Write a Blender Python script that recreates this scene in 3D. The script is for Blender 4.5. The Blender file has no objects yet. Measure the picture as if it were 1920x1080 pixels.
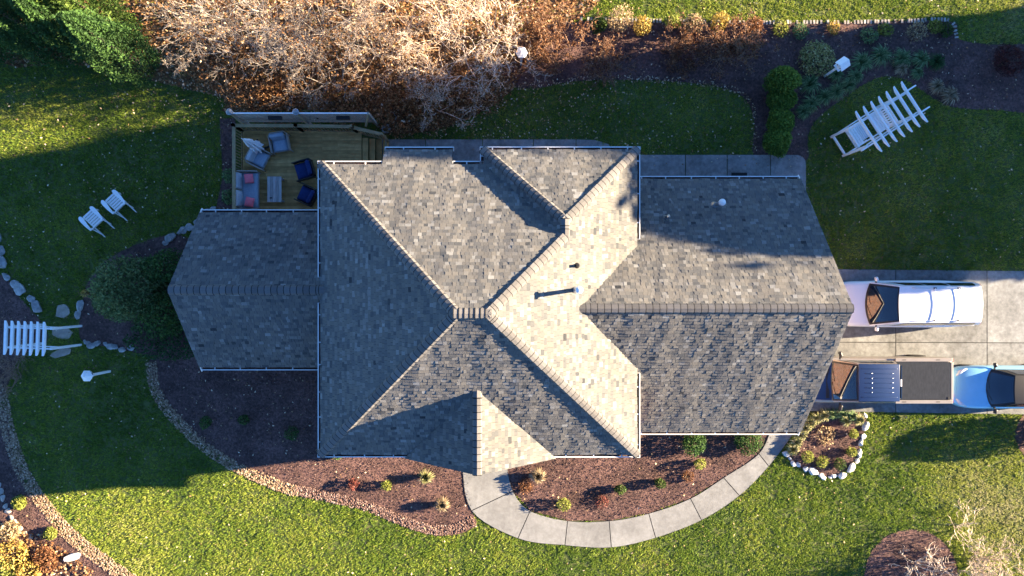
import bpy, bmesh, math, random
import numpy as np
from mathutils import Vector, Matrix

# ------------------------------------------------------------------ camera, sky, sun, exposure
CAM_H, FPX = 31.0, 1300.0            # drone height in metres, focal length in photo pixels
SUN_EL, SUN_AZ = 15.2, 7.8           # degrees; the sun stands in the +X direction, a little towards +Y
SC = bpy.context.scene
C = SC.collection
cam_data = bpy.data.cameras.new('drone_camera')
cam_data.sensor_width = 36.0
cam_data.lens = FPX / 1920.0 * 36.0
cam_data.clip_end = 800.0
cam = bpy.data.objects.new('drone_camera', cam_data)
cam.location = (0, 0, CAM_H)
C.objects.link(cam)
SC.camera = cam

world = bpy.data.worlds.new('World')
SC.world = world
world.use_nodes = True
wn = world.node_tree
bgn = wn.nodes['Background']
sky = wn.nodes.new('ShaderNodeTexSky')
sky.sky_type = 'NISHITA'
sky.sun_disc = False
sky.sun_elevation = math.radians(SUN_EL)
sky.sun_rotation = math.radians(90 - SUN_AZ)
sky.air_density = 0.8
sky.dust_density = 0.0
sky.ozone_density = 6.0
wn.links.new(sky.outputs[0], bgn.inputs[0])
bgn.inputs[1].default_value = 0.053

sun_data = bpy.data.lights.new('sun', 'SUN')
sun_data.energy = 5.0
sun_data.angle = math.radians(0.5)
sun_data.color = (1.0, 0.78, 0.51)
sun = bpy.data.objects.new('sun', sun_data)
el, az = math.radians(SUN_EL), math.radians(SUN_AZ)
SUN_DIR = Vector((math.cos(el) * math.cos(az), math.cos(el) * math.sin(az), math.sin(el)))
sun.rotation_euler = SUN_DIR.to_track_quat('Z', 'Y').to_euler()
sun.location = (60, 10, 40)
C.objects.link(sun)

SC.view_settings.view_transform = 'Standard'
SC.view_settings.look = 'None'
SC.view_settings.gamma = 1.0
SC.view_settings.use_curve_mapping = False
SC.view_settings.exposure = 3.08
SC.render.engine = 'CYCLES'
SC.cycles.use_denoising = True
SC.cycles.max_bounces = 5
SC.cycles.diffuse_bounces = 3
SC.cycles.glossy_bounces = 3

random.seed(7)
RNG = np.random.default_rng(7)

# ------------------------------------------------------------------ helpers
def P(px, py, z=0.0):
    """photo pixel seen at height z -> world point"""
    s = (CAM_H - z) / FPX
    return Vector(((px - 960) * s, (540 - py) * s, z))

def P2(px, py, z=0.0):
    v = P(px, py, z)
    return (v.x, v.y)

def poly(pts, z=0.0):
    return [P2(x, y, z) for x, y in pts]

def inside(pts, pg):
    """vectorised point in polygon"""
    x, y = pts[:, 0], pts[:, 1]
    r = np.zeros(len(pts), bool)
    n = len(pg)
    for i in range(n):
        x0, y0 = pg[i]; x1, y1 = pg[(i + 1) % n]
        c = ((y0 > y) != (y1 > y))
        with np.errstate(divide='ignore', invalid='ignore'):
            t = (x1 - x0) * (y - y0) / (y1 - y0 + 1e-12) + x0
        r ^= c & (x < t)
    return r

def smooth_loop(pts, n=6, closed=True):
    """Catmull-Rom through 2-D points"""
    out = []
    m = len(pts)
    rng = range(m) if closed else range(m - 1)
    for i in rng:
        if closed:
            p0, p1, p2, p3 = pts[(i - 1) % m], pts[i], pts[(i + 1) % m], pts[(i + 2) % m]
        else:
            p0, p1, p2, p3 = pts[max(i - 1, 0)], pts[i], pts[i + 1], pts[min(i + 2, m - 1)]
        for k in range(n):
            t = k / n
            out.append(tuple(0.5 * ((2 * b) + (-a + c) * t + (2 * a - 5 * b + 4 * c - d) * t * t + (-a + 3 * b - 3 * c + d) * t ** 3)
                             for a, b, c, d in zip(p0, p1, p2, p3)))
    if not closed:
        out.append(tuple(pts[-1]))
    return out

def vnoise(pts, scale, seed=0):
    """cheap value noise 0..1 on 2-D points"""
    r = np.random.default_rng(seed)
    T = r.random((64, 64))
    q = pts[:, :2] * scale + 500
    i = np.floor(q).astype(int); f = q - i; f = f * f * (3 - 2 * f)
    a = T[i[:, 0] % 64, i[:, 1] % 64]; b = T[(i[:, 0] + 1) % 64, i[:, 1] % 64]
    c = T[i[:, 0] % 64, (i[:, 1] + 1) % 64]; d = T[(i[:, 0] + 1) % 64, (i[:, 1] + 1) % 64]
    return (a * (1 - f[:, 0]) + b * f[:, 0]) * (1 - f[:, 1]) + (c * (1 - f[:, 0]) + d * f[:, 0]) * f[:, 1]

# ---- materials
MATS = {}
def mk(name, stops, src='noise', scale=4.0, detail=5.0, rough=0.8, bump=0.0, bscale=60.0, metal=0.0,
       spec=0.3, coat=0.0, mix=0.5, stretch=None, transl=0.0, space='obj', stain=0.0, sscale=.6):
    """procedural material: a colour ramp driven by the per-piece attribute 'rnd', by noise, or by both"""
    m = bpy.data.materials.new(name); m.use_nodes = True
    nt = m.node_tree; N = nt.nodes; Lk = nt.links
    b = N['Principled BSDF']
    b.inputs['Roughness'].default_value = rough
    b.inputs['Metallic'].default_value = metal
    b.inputs['Specular IOR Level'].default_value = spec
    b.inputs['Coat Weight'].default_value = coat
    b.inputs['Coat Roughness'].default_value = 0.053
    if space == 'obj':
        tc = N.new('ShaderNodeTexCoord'); vec = tc.outputs['Object']
    else:
        tc = N.new('ShaderNodeNewGeometry'); vec = tc.outputs['Position']
    if stretch:
        mp = N.new('ShaderNodeMapping'); mp.inputs['Scale'].default_value = stretch
        Lk.new(vec, mp.inputs['Vector']); vec = mp.outputs['Vector']
    ramp = N.new('ShaderNodeValToRGB')
    els = ramp.color_ramp.elements
    els[0].position, els[0].color = stops[0][0], (*stops[0][1], 1)
    els[1].position, els[1].color = stops[-1][0], (*stops[-1][1], 1)
    for p, c in stops[1:-1]:
        e = els.new(p); e.color = (*c, 1)
    nz = None
    if src in ('noise', 'both'):
        nz = N.new('ShaderNodeTexNoise'); nz.inputs['Scale'].default_value = scale
        nz.inputs['Detail'].default_value = detail; nz.inputs['Roughness'].default_value = 0.65
        Lk.new(vec, nz.inputs['Vector'])
        st = N.new('ShaderNodeMapRange')          # noise is bunched round 0.5: open it out
        st.inputs['From Min'].default_value = 0.28; st.inputs['From Max'].default_value = 0.72
        Lk.new(nz.outputs['Fac'], st.inputs['Value'])
        fac = st.outputs['Result']
    if src in ('attr', 'both'):
        at = N.new('ShaderNodeAttribute'); at.attribute_name = 'rnd'
        if src == 'attr':
            fac = at.outputs['Fac']
        else:
            mx = N.new('ShaderNodeMix'); mx.data_type = 'FLOAT'; mx.inputs[0].default_value = mix
            Lk.new(at.outputs['Fac'], mx.inputs[2]); Lk.new(fac, mx.inputs[3]); fac = mx.outputs[0]
    Lk.new(fac, ramp.inputs['Fac'])
    colout = ramp.outputs['Color']
    if stain > 0:                                  # broad weathering and dirt
        sn = N.new('ShaderNodeTexNoise'); sn.inputs['Scale'].default_value = sscale; sn.inputs['Detail'].default_value = 6; sn.inputs['Roughness'].default_value = .7
        Lk.new(vec, sn.inputs['Vector'])
        sr = N.new('ShaderNodeMapRange'); sr.inputs['From Min'].default_value = .35; sr.inputs['From Max'].default_value = .65
        sr.inputs['To Min'].default_value = 1 - stain; sr.inputs['To Max'].default_value = 1 + stain * .35
        Lk.new(sn.outputs['Fac'], sr.inputs['Value'])
        mm = N.new('ShaderNodeMix'); mm.data_type = 'RGBA'; mm.blend_type = 'MULTIPLY'; mm.inputs[0].default_value = 1.0
        Lk.new(colout, mm.inputs[6]); Lk.new(sr.outputs['Result'], mm.inputs[7]); colout = mm.outputs[2]
    Lk.new(colout, b.inputs['Base Color'])
    if bump > 0:
        bn = N.new('ShaderNodeTexNoise'); bn.inputs['Scale'].default_value = bscale; bn.inputs['Detail'].default_value = 4
        Lk.new(vec, bn.inputs['Vector'])
        bp = N.new('ShaderNodeBump'); bp.inputs['Strength'].default_value = bump; bp.inputs['Distance'].default_value = 0.03
        Lk.new(bn.outputs['Fac'], bp.inputs['Height']); Lk.new(bp.outputs['Normal'], b.inputs['Normal'])
    if transl > 0:
        tr = N.new('ShaderNodeBsdfTranslucent'); Lk.new(ramp.outputs['Color'], tr.inputs['Color'])
        ms = N.new('ShaderNodeMixShader'); ms.inputs[0].default_value = transl
        Lk.new(b.outputs[0], ms.inputs[1]); Lk.new(tr.outputs[0], ms.inputs[2])
        Lk.new(ms.outputs[0], N['Material Output'].inputs['Surface'])
    MATS[name] = m
    return m

def two(c, d=0.12):
    """narrow two-stop ramp around a colour"""
    return [(0.0, tuple(v * (1 - d) for v in c)), (1.0, tuple(min(1, v * (1 + d)) for v in c))]

# ---- mesh building
class MB:
    def __init__(self):
        self.v, self.f, self.r = [], [], []
    def add(self, vs, fs, rnd=0.5):
        o = len(self.v)
        self.v += [tuple(p) for p in vs]
        self.f += [tuple(o + i for i in f) for f in fs]
        self.r += list(rnd) if hasattr(rnd, '__len__') else [rnd] * len(vs)
        return self
    def box(self, c, s, rz=0.0, rnd=0.5, rot=None):
        x, y, z = s[0] / 2, s[1] / 2, s[2] / 2
        vs = [Vector(p) for p in ((-x, -y, -z), (x, -y, -z), (x, y, -z), (-x, y, -z), (-x, -y, z), (x, -y, z), (x, y, z), (-x, y, z))]
        R = rot if rot is not None else Matrix.Rotation(rz, 3, 'Z')
        vs = [R @ p + Vector(c) for p in vs]
        return self.add(vs, [(3, 2, 1, 0), (4, 5, 6, 7), (0, 1, 5, 4), (1, 2, 6, 5), (2, 3, 7, 6), (3, 0, 4, 7)], rnd)
    def bar(self, a, b, w, h, rnd=0.5, up=(0, 0, 1)):
        a, b = Vector(a), Vector(b); d = (b - a)
        L = d.length; d.normalize()
        u = Vector(up)
        if abs(d.dot(u)) > 0.98: u = Vector((1, 0, 0))
        s = d.cross(u).normalized(); u = s.cross(d).normalized()
        R = Matrix((d, s, u)).transposed()
        return self.box((a + b) / 2, (L, w, h), rnd=rnd, rot=R)
    def tube(self, pts, radii, n=8, rnd=0.5, cap=True):
        pts = [Vector(p) for p in pts]
        if not hasattr(radii, '__len__'): radii = [radii] * len(pts)
        rings = []; vs = []; fs = []
        pu = None
        for i, p in enumerate(pts):
            d = (pts[min(i + 1, len(pts) - 1)] - pts[max(i - 1, 0)]).normalized()
            u = pu if pu is not None else (Vector((0, 0, 1)) if abs(d.z) < 0.95 else Vector((1, 0, 0)))
            s = d.cross(u).normalized(); u = s.cross(d).normalized(); pu = u
            for k in range(n):
                a = 2 * math.pi * k / n
                vs.append(p + (s * math.cos(a) + u * math.sin(a)) * radii[i])
        for i in range(len(pts) - 1):
            for k in range(n):
                fs.append((i * n + k, i * n + (k + 1) % n, (i + 1) * n + (k + 1) % n, (i + 1) * n + k))
        if cap:
            fs.append(tuple(range(n - 1, -1, -1))); fs.append(tuple((len(pts) - 1) * n + k for k in range(n)))
        return self.add(vs, fs, rnd)
    def lathe(self, prof, n=16, c=(0, 0, 0), axis='z', rnd=0.5):
        vs, fs = [], []
        for r, h in prof:
            for k in range(n):
                a = 2 * math.pi * k / n
                p = (r * math.cos(a), r * math.sin(a), h)
                if axis == 'y': p = (p[0], p[2], p[1])
                if axis == 'x': p = (p[2], p[0], p[1])
                vs.append((p[0] + c[0], p[1] + c[1], p[2] + c[2]))
        for i in range(len(prof) - 1):
            for k in range(n):
                fs.append((i * n + k, i * n + (k + 1) % n, (i + 1) * n + (k + 1) % n, (i + 1) * n + k))
        fs.append(tuple(range(n - 1, -1, -1))); fs.append(tuple((len(prof) - 1) * n + k for k in range(n)))
        return self.add(vs, fs, rnd)
    def prism(self, pts, z0, z1, rnd=0.5):
        n = len(pts)
        vs = [(x, y, z0) for x, y in pts] + [(x, y, z1) for x, y in pts]
        fs = [tuple(range(n, 2 * n)), tuple(range(n - 1, -1, -1))]
        fs += [(i, (i + 1) % n, n + (i + 1) % n, n + i) for i in range(n)]
        return self.add(vs, fs, rnd)
    def grid(self, f, nu, nv, u0=0, u1=1, v0=0, v1=1, rnd=0.5):
        vs = [f(u0 + (u1 - u0) * i / nu, v0 + (v1 - v0) * j / nv) for i in range(nu + 1) for j in range(nv + 1)]
        fs = [(i * (nv + 1) + j, (i + 1) * (nv + 1) + j, (i + 1) * (nv + 1) + j + 1, i * (nv + 1) + j + 1) for i in range(nu) for j in range(nv)]
        return self.add(vs, fs, rnd)
    def mesh(self, name, mat, smooth=False):
        me = bpy.data.meshes.new(name)
        me.from_pydata(self.v, [], self.f)
        a = me.attributes.new('rnd', 'FLOAT', 'POINT'); a.data.foreach_set('value', np.array(self.r, np.float32))
        me.materials.append(MATS[mat] if isinstance(mat, str) else mat)
        if smooth: me.polygons.foreach_set('use_smooth', np.ones(len(me.polygons), bool))
        return me
    def build(self, name, mat, parent=None, smooth=False, fixn=False, bevel=0.0, auto=None):
        me = self.mesh(name, mat, smooth)
        if fixn or bevel:
            bm = bmesh.new(); bm.from_mesh(me)
            bmesh.ops.recalc_face_normals(bm, faces=bm.faces)
            if bevel:
                bmesh.ops.bevel(bm, geom=list(bm.edges), offset=bevel, segments=2, affect='EDGES', profile=0.6)
            bm.to_mesh(me); bm.free()
            if smooth: me.polygons.foreach_set('use_smooth', np.ones(len(me.polygons), bool))
        return link(name, me, parent)

def link(name, me, parent=None):
    o = bpy.data.objects.new(name, me); C.objects.link(o)
    if parent is not None: o.parent = parent
    return o

def tag(o, label=None, cat=None, group=None, kind=None):
    if label: o['label'] = label
    if cat: o['category'] = cat
    if group: o['group'] = group
    if kind: o['kind'] = kind
    return o

def thing(name, label, cat, loc=(0, 0, 0), rz=0.0, group=None):
    o = bpy.data.objects.new(name, None); C.objects.link(o)
    o.empty_display_size = 0.2
    o.location = loc; o.rotation_euler = (0, 0, rz)
    return tag(o, label, cat, group)

def copy_tree(o, parent=None):
    c = o.copy(); C.objects.link(c); c.parent = parent
    for ch in o.children: copy_tree(ch, c)
    return c

def rbox(name, size, loc, mat, parent=None, bev=0.03, rot=(0, 0, 0), seg=3, puff=0.0, smooth=True):
    """rounded box, optionally puffed up like a cushion"""
    bm = bmesh.new()
    bmesh.ops.create_cube(bm, size=1.0)
    bmesh.ops.scale(bm, vec=size, verts=bm.verts)
    if puff:
        bmesh.ops.subdivide_edges(bm, edges=bm.edges, cuts=5, use_grid_fill=True)
        for v in bm.verts:
            a = 1 - (2 * v.co.x / size[0]) ** 2; b = 1 - (2 * v.co.y / size[1]) ** 2
            v.co.z *= 0.6 + 0.4 * max(a * b, 0) ** 0.35 + puff * a * b
            e = max(abs(2 * v.co.x / size[0]), abs(2 * v.co.y / size[1]))
            k = abs(2 * v.co.z / size[2])
            if e > 0.95: v.co.x *= 1 - 0.04 * k; v.co.y *= 1 - 0.04 * k
    else:
        bmesh.ops.bevel(bm, geom=list(bm.edges), offset=min(bev, 0.49 * min(size)), segments=seg, affect='EDGES', profile=0.5)
    me = bpy.data.meshes.new(name); bm.to_mesh(me); bm.free()
    if smooth: me.polygons.foreach_set('use_smooth', np.ones(len(me.polygons), bool))
    a = me.attributes.new('rnd', 'FLOAT', 'POINT'); a.data.foreach_set('value', np.full(len(me.vertices), random.random(), np.float32))
    me.materials.append(MATS[mat])
    o = link(name, me, parent); o.location = loc; o.rotation_euler = rot
    return o

def bulk(name, V, F, mat, rnd, parent=None, smooth=False):
    """V (n,k,3) copies of one small shape with local faces F (all of one length)"""
    V = np.asarray(V, np.float32); n, k, _ = V.shape
    F = np.asarray(F, np.int32); q, s = F.shape
    idx = (F[None] + (np.arange(n, dtype=np.int32) * k)[:, None, None]).reshape(-1)
    me = bpy.data.meshes.new(name)
    me.vertices.add(n * k); me.vertices.foreach_set('co', V.reshape(-1))
    me.loops.add(len(idx)); me.loops.foreach_set('vertex_index', idx)
    me.polygons.add(n * q); me.polygons.foreach_set('loop_start', np.arange(0, n * q * s, s, dtype=np.int32))
    me.update(calc_edges=True)
    if smooth: me.polygons.foreach_set('use_smooth', np.ones(n * q, bool))
    a = me.attributes.new('rnd', 'FLOAT', 'POINT')
    a.data.foreach_set('value', np.repeat(np.clip(rnd, 0, 1), k).astype(np.float32))
    me.materials.append(MATS[mat])
    return link(name, me, parent)

def unit(a):
    return a / (np.linalg.norm(a, axis=-1, keepdims=True) + 1e-9)

def leaf_verts(c, size, flat=0.0, aspect=0.6, rng=RNG):
    """diamond leaves: centres c (n,3), sizes (n,), flat 0..1 = how far they lie level"""
    n = len(c)
    nrm = unit(rng.normal(size=(n, 3)) * (1 - flat) + np.array([0, 0, 1.0]) * flat * 1.5)
    t = unit(np.cross(nrm, rng.normal(size=(n, 3)))); b = np.cross(nrm, t)
    s = np.asarray(size).reshape(-1, 1) * np.ones((n, 1))
    fold = nrm * s * 0.25
    return np.stack([c + t * s, c + b * s * aspect + fold, c - t * s, c - b * s * aspect + fold], 1)

LEAF_F = [(0, 1, 2, 3)]

def scatter(pg, density, rng=RNG, exclude=()):
    xs = [p[0] for p in pg]; ys = [p[1] for p in pg]
    w, h = max(xs) - min(xs), max(ys) - min(ys)
    n = int(w * h * density)
    p = np.stack([rng.uniform(min(xs), max(xs), n), rng.uniform(min(ys), max(ys), n)], 1)
    p = p[inside(p, pg)]
    for e in exclude:
        p = p[~inside(p, e)]
    return p

def pebble_verts(p, z, size, rng=RNG, flat=0.6):
    n = len(p)
    base = np.array([(1, 0, 0), (0, 1, 0), (-1, 0, 0), (0, -1, 0), (0, 0, 1), (.5, .5, .7), (-.5, .5, .7), (-.5, -.5, .7), (.5, -.5, .7)], float)
    s = np.asarray(size).reshape(-1, 1, 1) * np.ones((n, 1, 1))
    v = base[None] * s * rng.uniform(0.75, 1.25, (n, 9, 1)); v[:, :, 2] *= flat; v[:, :, 0] *= rng.uniform(0.8, 1.5, (n, 1))
    a = rng.uniform(0, 6.28, n); ca, sa = np.cos(a)[:, None], np.sin(a)[:, None]
    x = v[:, :, 0] * ca - v[:, :, 1] * sa; y = v[:, :, 0] * sa + v[:, :, 1] * ca
    v[:, :, 0] = x + p[:, None, 0]; v[:, :, 1] = y + p[:, None, 1]; v[:, :, 2] += np.asarray(z).reshape(-1, 1) if hasattr(z, '__len__') else z
    return v
PEB_F = [(0, 5, 8), (0, 1, 5), (1, 6, 5), (1, 2, 6), (2, 7, 6), (2, 3, 7), (3, 8, 7), (3, 0, 8), (4, 8, 5), (4, 5, 6), (4, 6, 7), (4, 7, 8)]

def seg_verts(S):
    """S (n,8): p0 p1 r0 r1 -> 3-sided tapered sticks"""
    S = np.asarray(S, float)
    p0, p1, r0, r1 = S[:, :3], S[:, 3:6], S[:, 6:7], S[:, 7:8]
    d = unit(p1 - p0); ref = np.where(np.abs(d[:, 2:3]) < 0.9, np.array([[0, 0, 1.0]]), np.array([[1.0, 0, 0]]))
    s = unit(np.cross(d, ref)); u = np.cross(s, d)
    V = []
    for p, r in ((p0, r0), (p1, r1)):
        for k in range(3):
            a = 2.0944 * k + 0.5
            V.append(p + (s * math.cos(a) + u * math.sin(a)) * r)
    return np.stack(V, 1)
SEG_F = [(0, 1, 4, 3), (1, 2, 5, 4), (2, 0, 3, 5)]

def grow(rng, base, d, L, r, depth, out, kids=(3, 4), spread=0.7, up=0.15, shrink=0.62, rmin=0.007, nseg=3, droop=0.0):
    stack = [(np.array(base, float), np.array(d, float) / np.linalg.norm(d), L, r, depth)]
    while stack:
        p, d, L, r, dep = stack.pop()
        q = p; dd = d
        r1 = max(r * 0.6, rmin)
        pts = []
        for i in range(nseg):
            dd = dd + rng.normal(size=3) * 0.16 + np.array([0, 0, up * 0.3 - droop * (0 if dep > 1 else 0.3)])
            dd = dd / np.linalg.norm(dd)
            n = q + dd * L / nseg
            ra = r + (r1 - r) * i / nseg; rb = r + (r1 - r) * (i + 1) / nseg
            out.append((*q, *n, ra, rb)); q = n; pts.append((q, dd, rb))
        if dep > 0:
            for k in range(rng.integers(kids[0], kids[1] + 1)):
                j = nseg - 1 if k == 0 else rng.integers(0, nseg)
                pp, pd, pr = pts[j]
                nd = pd + rng.normal(size=3) * spread + np.array([0, 0, up])
                nd /= np.linalg.norm(nd)
                stack.append((pp, nd, L * shrink * rng.uniform(0.75, 1.2), max(pr * 0.7, rmin), dep - 1))
    return out

def ellipsoid_pts(n, c, r, rng=RNG, shell=0.5, lumps=0, top=False):
    """points through an ellipsoid, more towards the outside, with uneven lumps"""
    d = unit(rng.normal(size=(n, 3)))
    if top: d[:, 2] = np.abs(d[:, 2])
    rad = rng.random(n) ** (1 / 3.0) * (1 - shell) + shell * rng.random(n) ** 0.25
    if lumps:
        k = unit(rng.normal(size=(lumps, 3)))
        amp = rng.uniform(-0.25, 0.2, lumps)
        rad = rad * (1 + (np.exp(-6 * (1 - d @ k.T)) * amp).sum(1))
    return np.array(c) + d * rad[:, None] * np.array(r)

def rock(name, size, mat, seed, parent=None, loc=(0, 0, 0), rz=0.0, flat=False, rough=0.22):
    r = np.random.default_rng(seed)
    bm = bmesh.new(); bmesh.ops.create_icosphere(bm, subdivisions=2, radius=1.0)
    k = unit(r.normal(size=(11, 3))); cut = r.uniform(0.5, 0.85, 11)
    for v in bm.verts:
        p = np.array(v.co)
        for kk, cc in zip(k, cut):           # chop the ball with planes: faceted stone
            t = p @ kk
            if t > cc: p = p - kk * (t - cc)
        p = p * (1 + r.normal() * rough * 0.12)
        if flat: p[2] = np.clip(p[2], -0.6, 0.35)
        v.co = Vector(p * np.array(size) / 2)
    me = bpy.data.meshes.new(name); bm.to_mesh(me); bm.free()
    a = me.attributes.new('rnd', 'FLOAT', 'POINT'); a.data.foreach_set('value', np.full(len(me.vertices), r.random(), np.float32))
    me.materials.append(MATS[mat])
    o = link(name, me, parent); o.location = loc; o.rotation_euler = (0, 0, rz)
    return o

# ------------------------------------------------------------------ materials
mk('soil', [(0, (.05, .075, .02)), (.5, (.08, .105, .03)), (1, (.13, .125, .05))], scale=1.5, rough=.95, space='w', bump=.5, bscale=25)
mk('grass', [(0, (0.0638, 0.119, 0.0189)), (.3, (0.15, 0.24, 0.0315)), (.55, (0.32, 0.368, 0.0551)), (.75, (.4, .41, .15)), (1, (.5, .46, .3))], src='attr', rough=.75, spec=.2, transl=.3)
mk('mulch', [(0, (0.0517, 0.0298, 0.0297)), (.5, (0.125, 0.0709, 0.0633)), (1, (0.227, 0.131, 0.111))], scale=9, rough=.95, space='w', bump=.8, bscale=30, stain=0.5, sscale=0.8)
mk('chip', [(0, (0.033, 0.0214, 0.0219)), (.5, (0.0944, 0.0598, 0.0556)), (.9, (0.176, 0.12, 0.11)), (1, (0.33, 0.263, 0.233))], src='attr', rough=.9)
mk('pebble', [(0, (0.112, 0.0702, 0.0456)), (.5, (0.256, 0.172, 0.106)), (.8, (0.368, 0.273, 0.182)), (1, (0.48, 0.39, 0.304))], src='attr', rough=.85)
mk('redpebble', [(0, (0.0749, 0.0403, 0.0339)), (.5, (0.162, 0.0976, 0.0799)), (.8, (0.242, 0.167, 0.142)), (1, (0.317, 0.259, 0.234))], src='attr', rough=.85)
mk('litter', [(0, (0.072, 0.042, 0.024)), (.5, (0.156, 0.09, 0.042)), (1, (0.264, 0.156, 0.072))], scale=3, rough=.95, space='w', bump=.8, bscale=18)
mk('deadleaf', [(0, (0.0805, 0.0368, 0.0172)), (.35, (0.23, 0.103, 0.0403)), (.65, (0.391, 0.218, 0.092)), (.88, (0.517, 0.356, 0.196)), (1, (0.713, 0.598, 0.437))], src='attr', rough=.8, transl=.25)
mk('lawnleaf', [(0, (0.144, 0.084, 0.048)), (.4, (0.36, 0.24, 0.132)), (.8, (0.6, 0.48, 0.312)), (1, (0.792, 0.696, 0.54))], src='attr', rough=.8, transl=.2)
mk('concrete', [(0, (0.161, 0.162, 0.161)), (.45, (0.229, 0.234, 0.234)), (1, (0.31, 0.317, 0.322))], src='both', mix=.5, scale=7, detail=9, rough=.9, space='w', bump=.35, bscale=45, stain=0.25, sscale=0.9)
mk('driveway', [(0, (0.0907, 0.0921, 0.0924)), (.4, (0.189, 0.196, 0.198)), (.7, (0.252, 0.264, 0.268)), (1, (0.35, 0.369, 0.379))], src='both', mix=.6, scale=5, detail=12, rough=.9, space='w', bump=.4, bscale=40, stain=0.4, sscale=0.55)
mk('patio', [(0, (.15, .15, .145)), (.5, (.25, .245, .235)), (1, (.36, .35, .33))], src='both', mix=.75, scale=6, detail=10, rough=.9, space='w', bump=.35, bscale=40, stain=0.4, sscale=0.9)
mk('shingle', [(0, (0.0204, 0.0218, 0.0246)), (.06, (0.0373, 0.0406, 0.0461)), (.24, (0.0748, 0.0798, 0.0859)), (.42, (0.108, 0.11, 0.112)), (.6, (0.136, 0.13, 0.121)), (.8, (0.176, 0.177, 0.176)), (1, (0.244, 0.25, 0.249))], src='both', mix=.12, scale=30, detail=3, rough=.92, spec=.15, space='w', bump=.25, bscale=180, stain=0.14, sscale=0.35)
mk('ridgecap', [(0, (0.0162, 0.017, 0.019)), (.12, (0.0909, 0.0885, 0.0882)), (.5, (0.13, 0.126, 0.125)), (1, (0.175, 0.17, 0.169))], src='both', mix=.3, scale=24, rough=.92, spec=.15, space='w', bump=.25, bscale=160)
mk('felt', two((.03, .03, .032)), rough=.95)
mk('whitemetal', two((.78, .78, .77), .03), rough=.4, spec=.5, scale=3)
mk('whitewood', [(0, (0.69, 0.701, 0.69)), (.3, (0.846, 0.857, 0.846)), (1, (0.9, 0.9, 0.9))], scale=6, rough=.5, spec=.4)
mk('galv', two((.55, .57, .6), .1), rough=.35, metal=.9, scale=12)
mk('blackpipe', two((.02, .02, .022)), rough=.5)
mk('deckwood', [(0, (0.264, 0.162, 0.0578)), (.5, (0.48, 0.293, 0.107)), (1, (0.696, 0.446, 0.182))], src='both', mix=.5, scale=3, stretch=(0.75, 0.9, 0.9), rough=.8, bump=.2, bscale=20, stain=0.3, sscale=0.8)
mk('railwood', [(0, (0.175, 0.125, 0.0625)), (.5, (0.288, 0.206, 0.106)), (1, (0.4, 0.312, 0.175))], src='both', mix=.6, scale=5, rough=.75)
mk('greywood', [(0, (.16, .15, .145)), (.5, (.33, .315, .3)), (1, (.5, .485, .47))], src='both', mix=.6, scale=4, stretch=(8, .6, 8), rough=.8)
mk('lattice', [(0, (0.3, 0.267, 0.216)), (1, (0.52, 0.46, 0.376))], src='both', scale=5, rough=.8)
mk('wicker', two((.34, .31, .28), .2), scale=40, rough=.7)
mk('greycushion', [(0, (0.22, 0.275, 0.341)), (1, (0.308, 0.369, 0.44))], scale=14, rough=.95, bump=.15, bscale=90)
mk('palecushion', [(0, (.38, .4, .42)), (1, (.5, .52, .54))], scale=10, rough=.95, bump=.15, bscale=70)
mk('navy', [(0, (.008, .02, .085)), (1, (.013, .032, .125))], scale=10, rough=.9, bump=.15, bscale=80)
mk('pinkcushion', [(0, (.68, .13, .17)), (1, (.8, .19, .23))], scale=10, rough=.9, bump=.15, bscale=60)
mk('canvas', two((.78, .78, .78), .06), scale=12, rough=.9, bump=.3, bscale=25)
mk('blackmetal', two((.015, .015, .017)), rough=.45)
mk('stone', [(0, (.2, .2, .2)), (.5, (.34, .335, .325)), (1, (.5, .49, .47))], src='both', mix=.6, scale=5, rough=.9, bump=.5, bscale=14, stain=0.3, sscale=2)
mk('brownstone', [(0, (0.17, 0.15, 0.128)), (.5, (0.289, 0.246, 0.204)), (1, (0.442, 0.374, 0.306))], src='both', mix=.7, scale=4, rough=.9, bump=.5, bscale=14)
mk('whitestone', [(0, (0.468, 0.459, 0.442)), (1, (0.663, 0.654, 0.637))], src='both', mix=.6, scale=6, rough=.85, bump=.4, bscale=18)
mk('brickedge', [(0, (0.252, 0.216, 0.186)), (1, (0.408, 0.372, 0.33))], src='attr', rough=.9)
mk('twig', [(0, (0.226, 0.18, 0.135)), (.5, (0.488, 0.389, 0.305)), (.85, (0.751, 0.638, 0.543)), (1, (0.9, 0.9, 0.86))], src='attr', rough=.85)
mk('greytwig', [(0, (0.163, 0.138, 0.119)), (.5, (0.338, 0.294, 0.256)), (.85, (0.525, 0.469, 0.419)), (1, (0.75, 0.688, 0.625))], src='attr', rough=.85)
mk('brownttwig', [(0, (.09, .055, .04)), (.5, (.19, .12, .085)), (1, (.3, .2, .14))], src='attr', rough=.9)
mk('bark', two((.12, .095, .075), .35), scale=8, rough=.95, bump=.5, bscale=20)
def foliage(name, a, b, c, tr=.3):
    mk(name, [(0, a), (.5, b), (1, c)], src='attr', rough=.7, spec=.25, transl=tr)
foliage('evergreen', (0.0209, 0.0522, 0.0174), (0.0487, 0.113, 0.0278), (0.104, 0.2, 0.0434))
foliage('evergreenlight', (.03, .065, .012), (.075, .13, .022), (.16, .22, .04))
foliage('arbor', (0.0503, 0.0994, 0.0209), (0.117, 0.206, 0.0326), (0.231, 0.332, 0.0466))
foliage('olive', (0.0555, 0.0914, 0.0348), (0.139, 0.209, 0.0762), (0.277, 0.313, 0.131))
foliage('ivy', (0.0203, 0.0522, 0.0174), (0.0464, 0.109, 0.0319), (0.087, 0.174, 0.0508))
foliage('boxwood', (0.0174, 0.0406, 0.0116), (0.0508, 0.0943, 0.0203), (0.131, 0.189, 0.0362))
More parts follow.
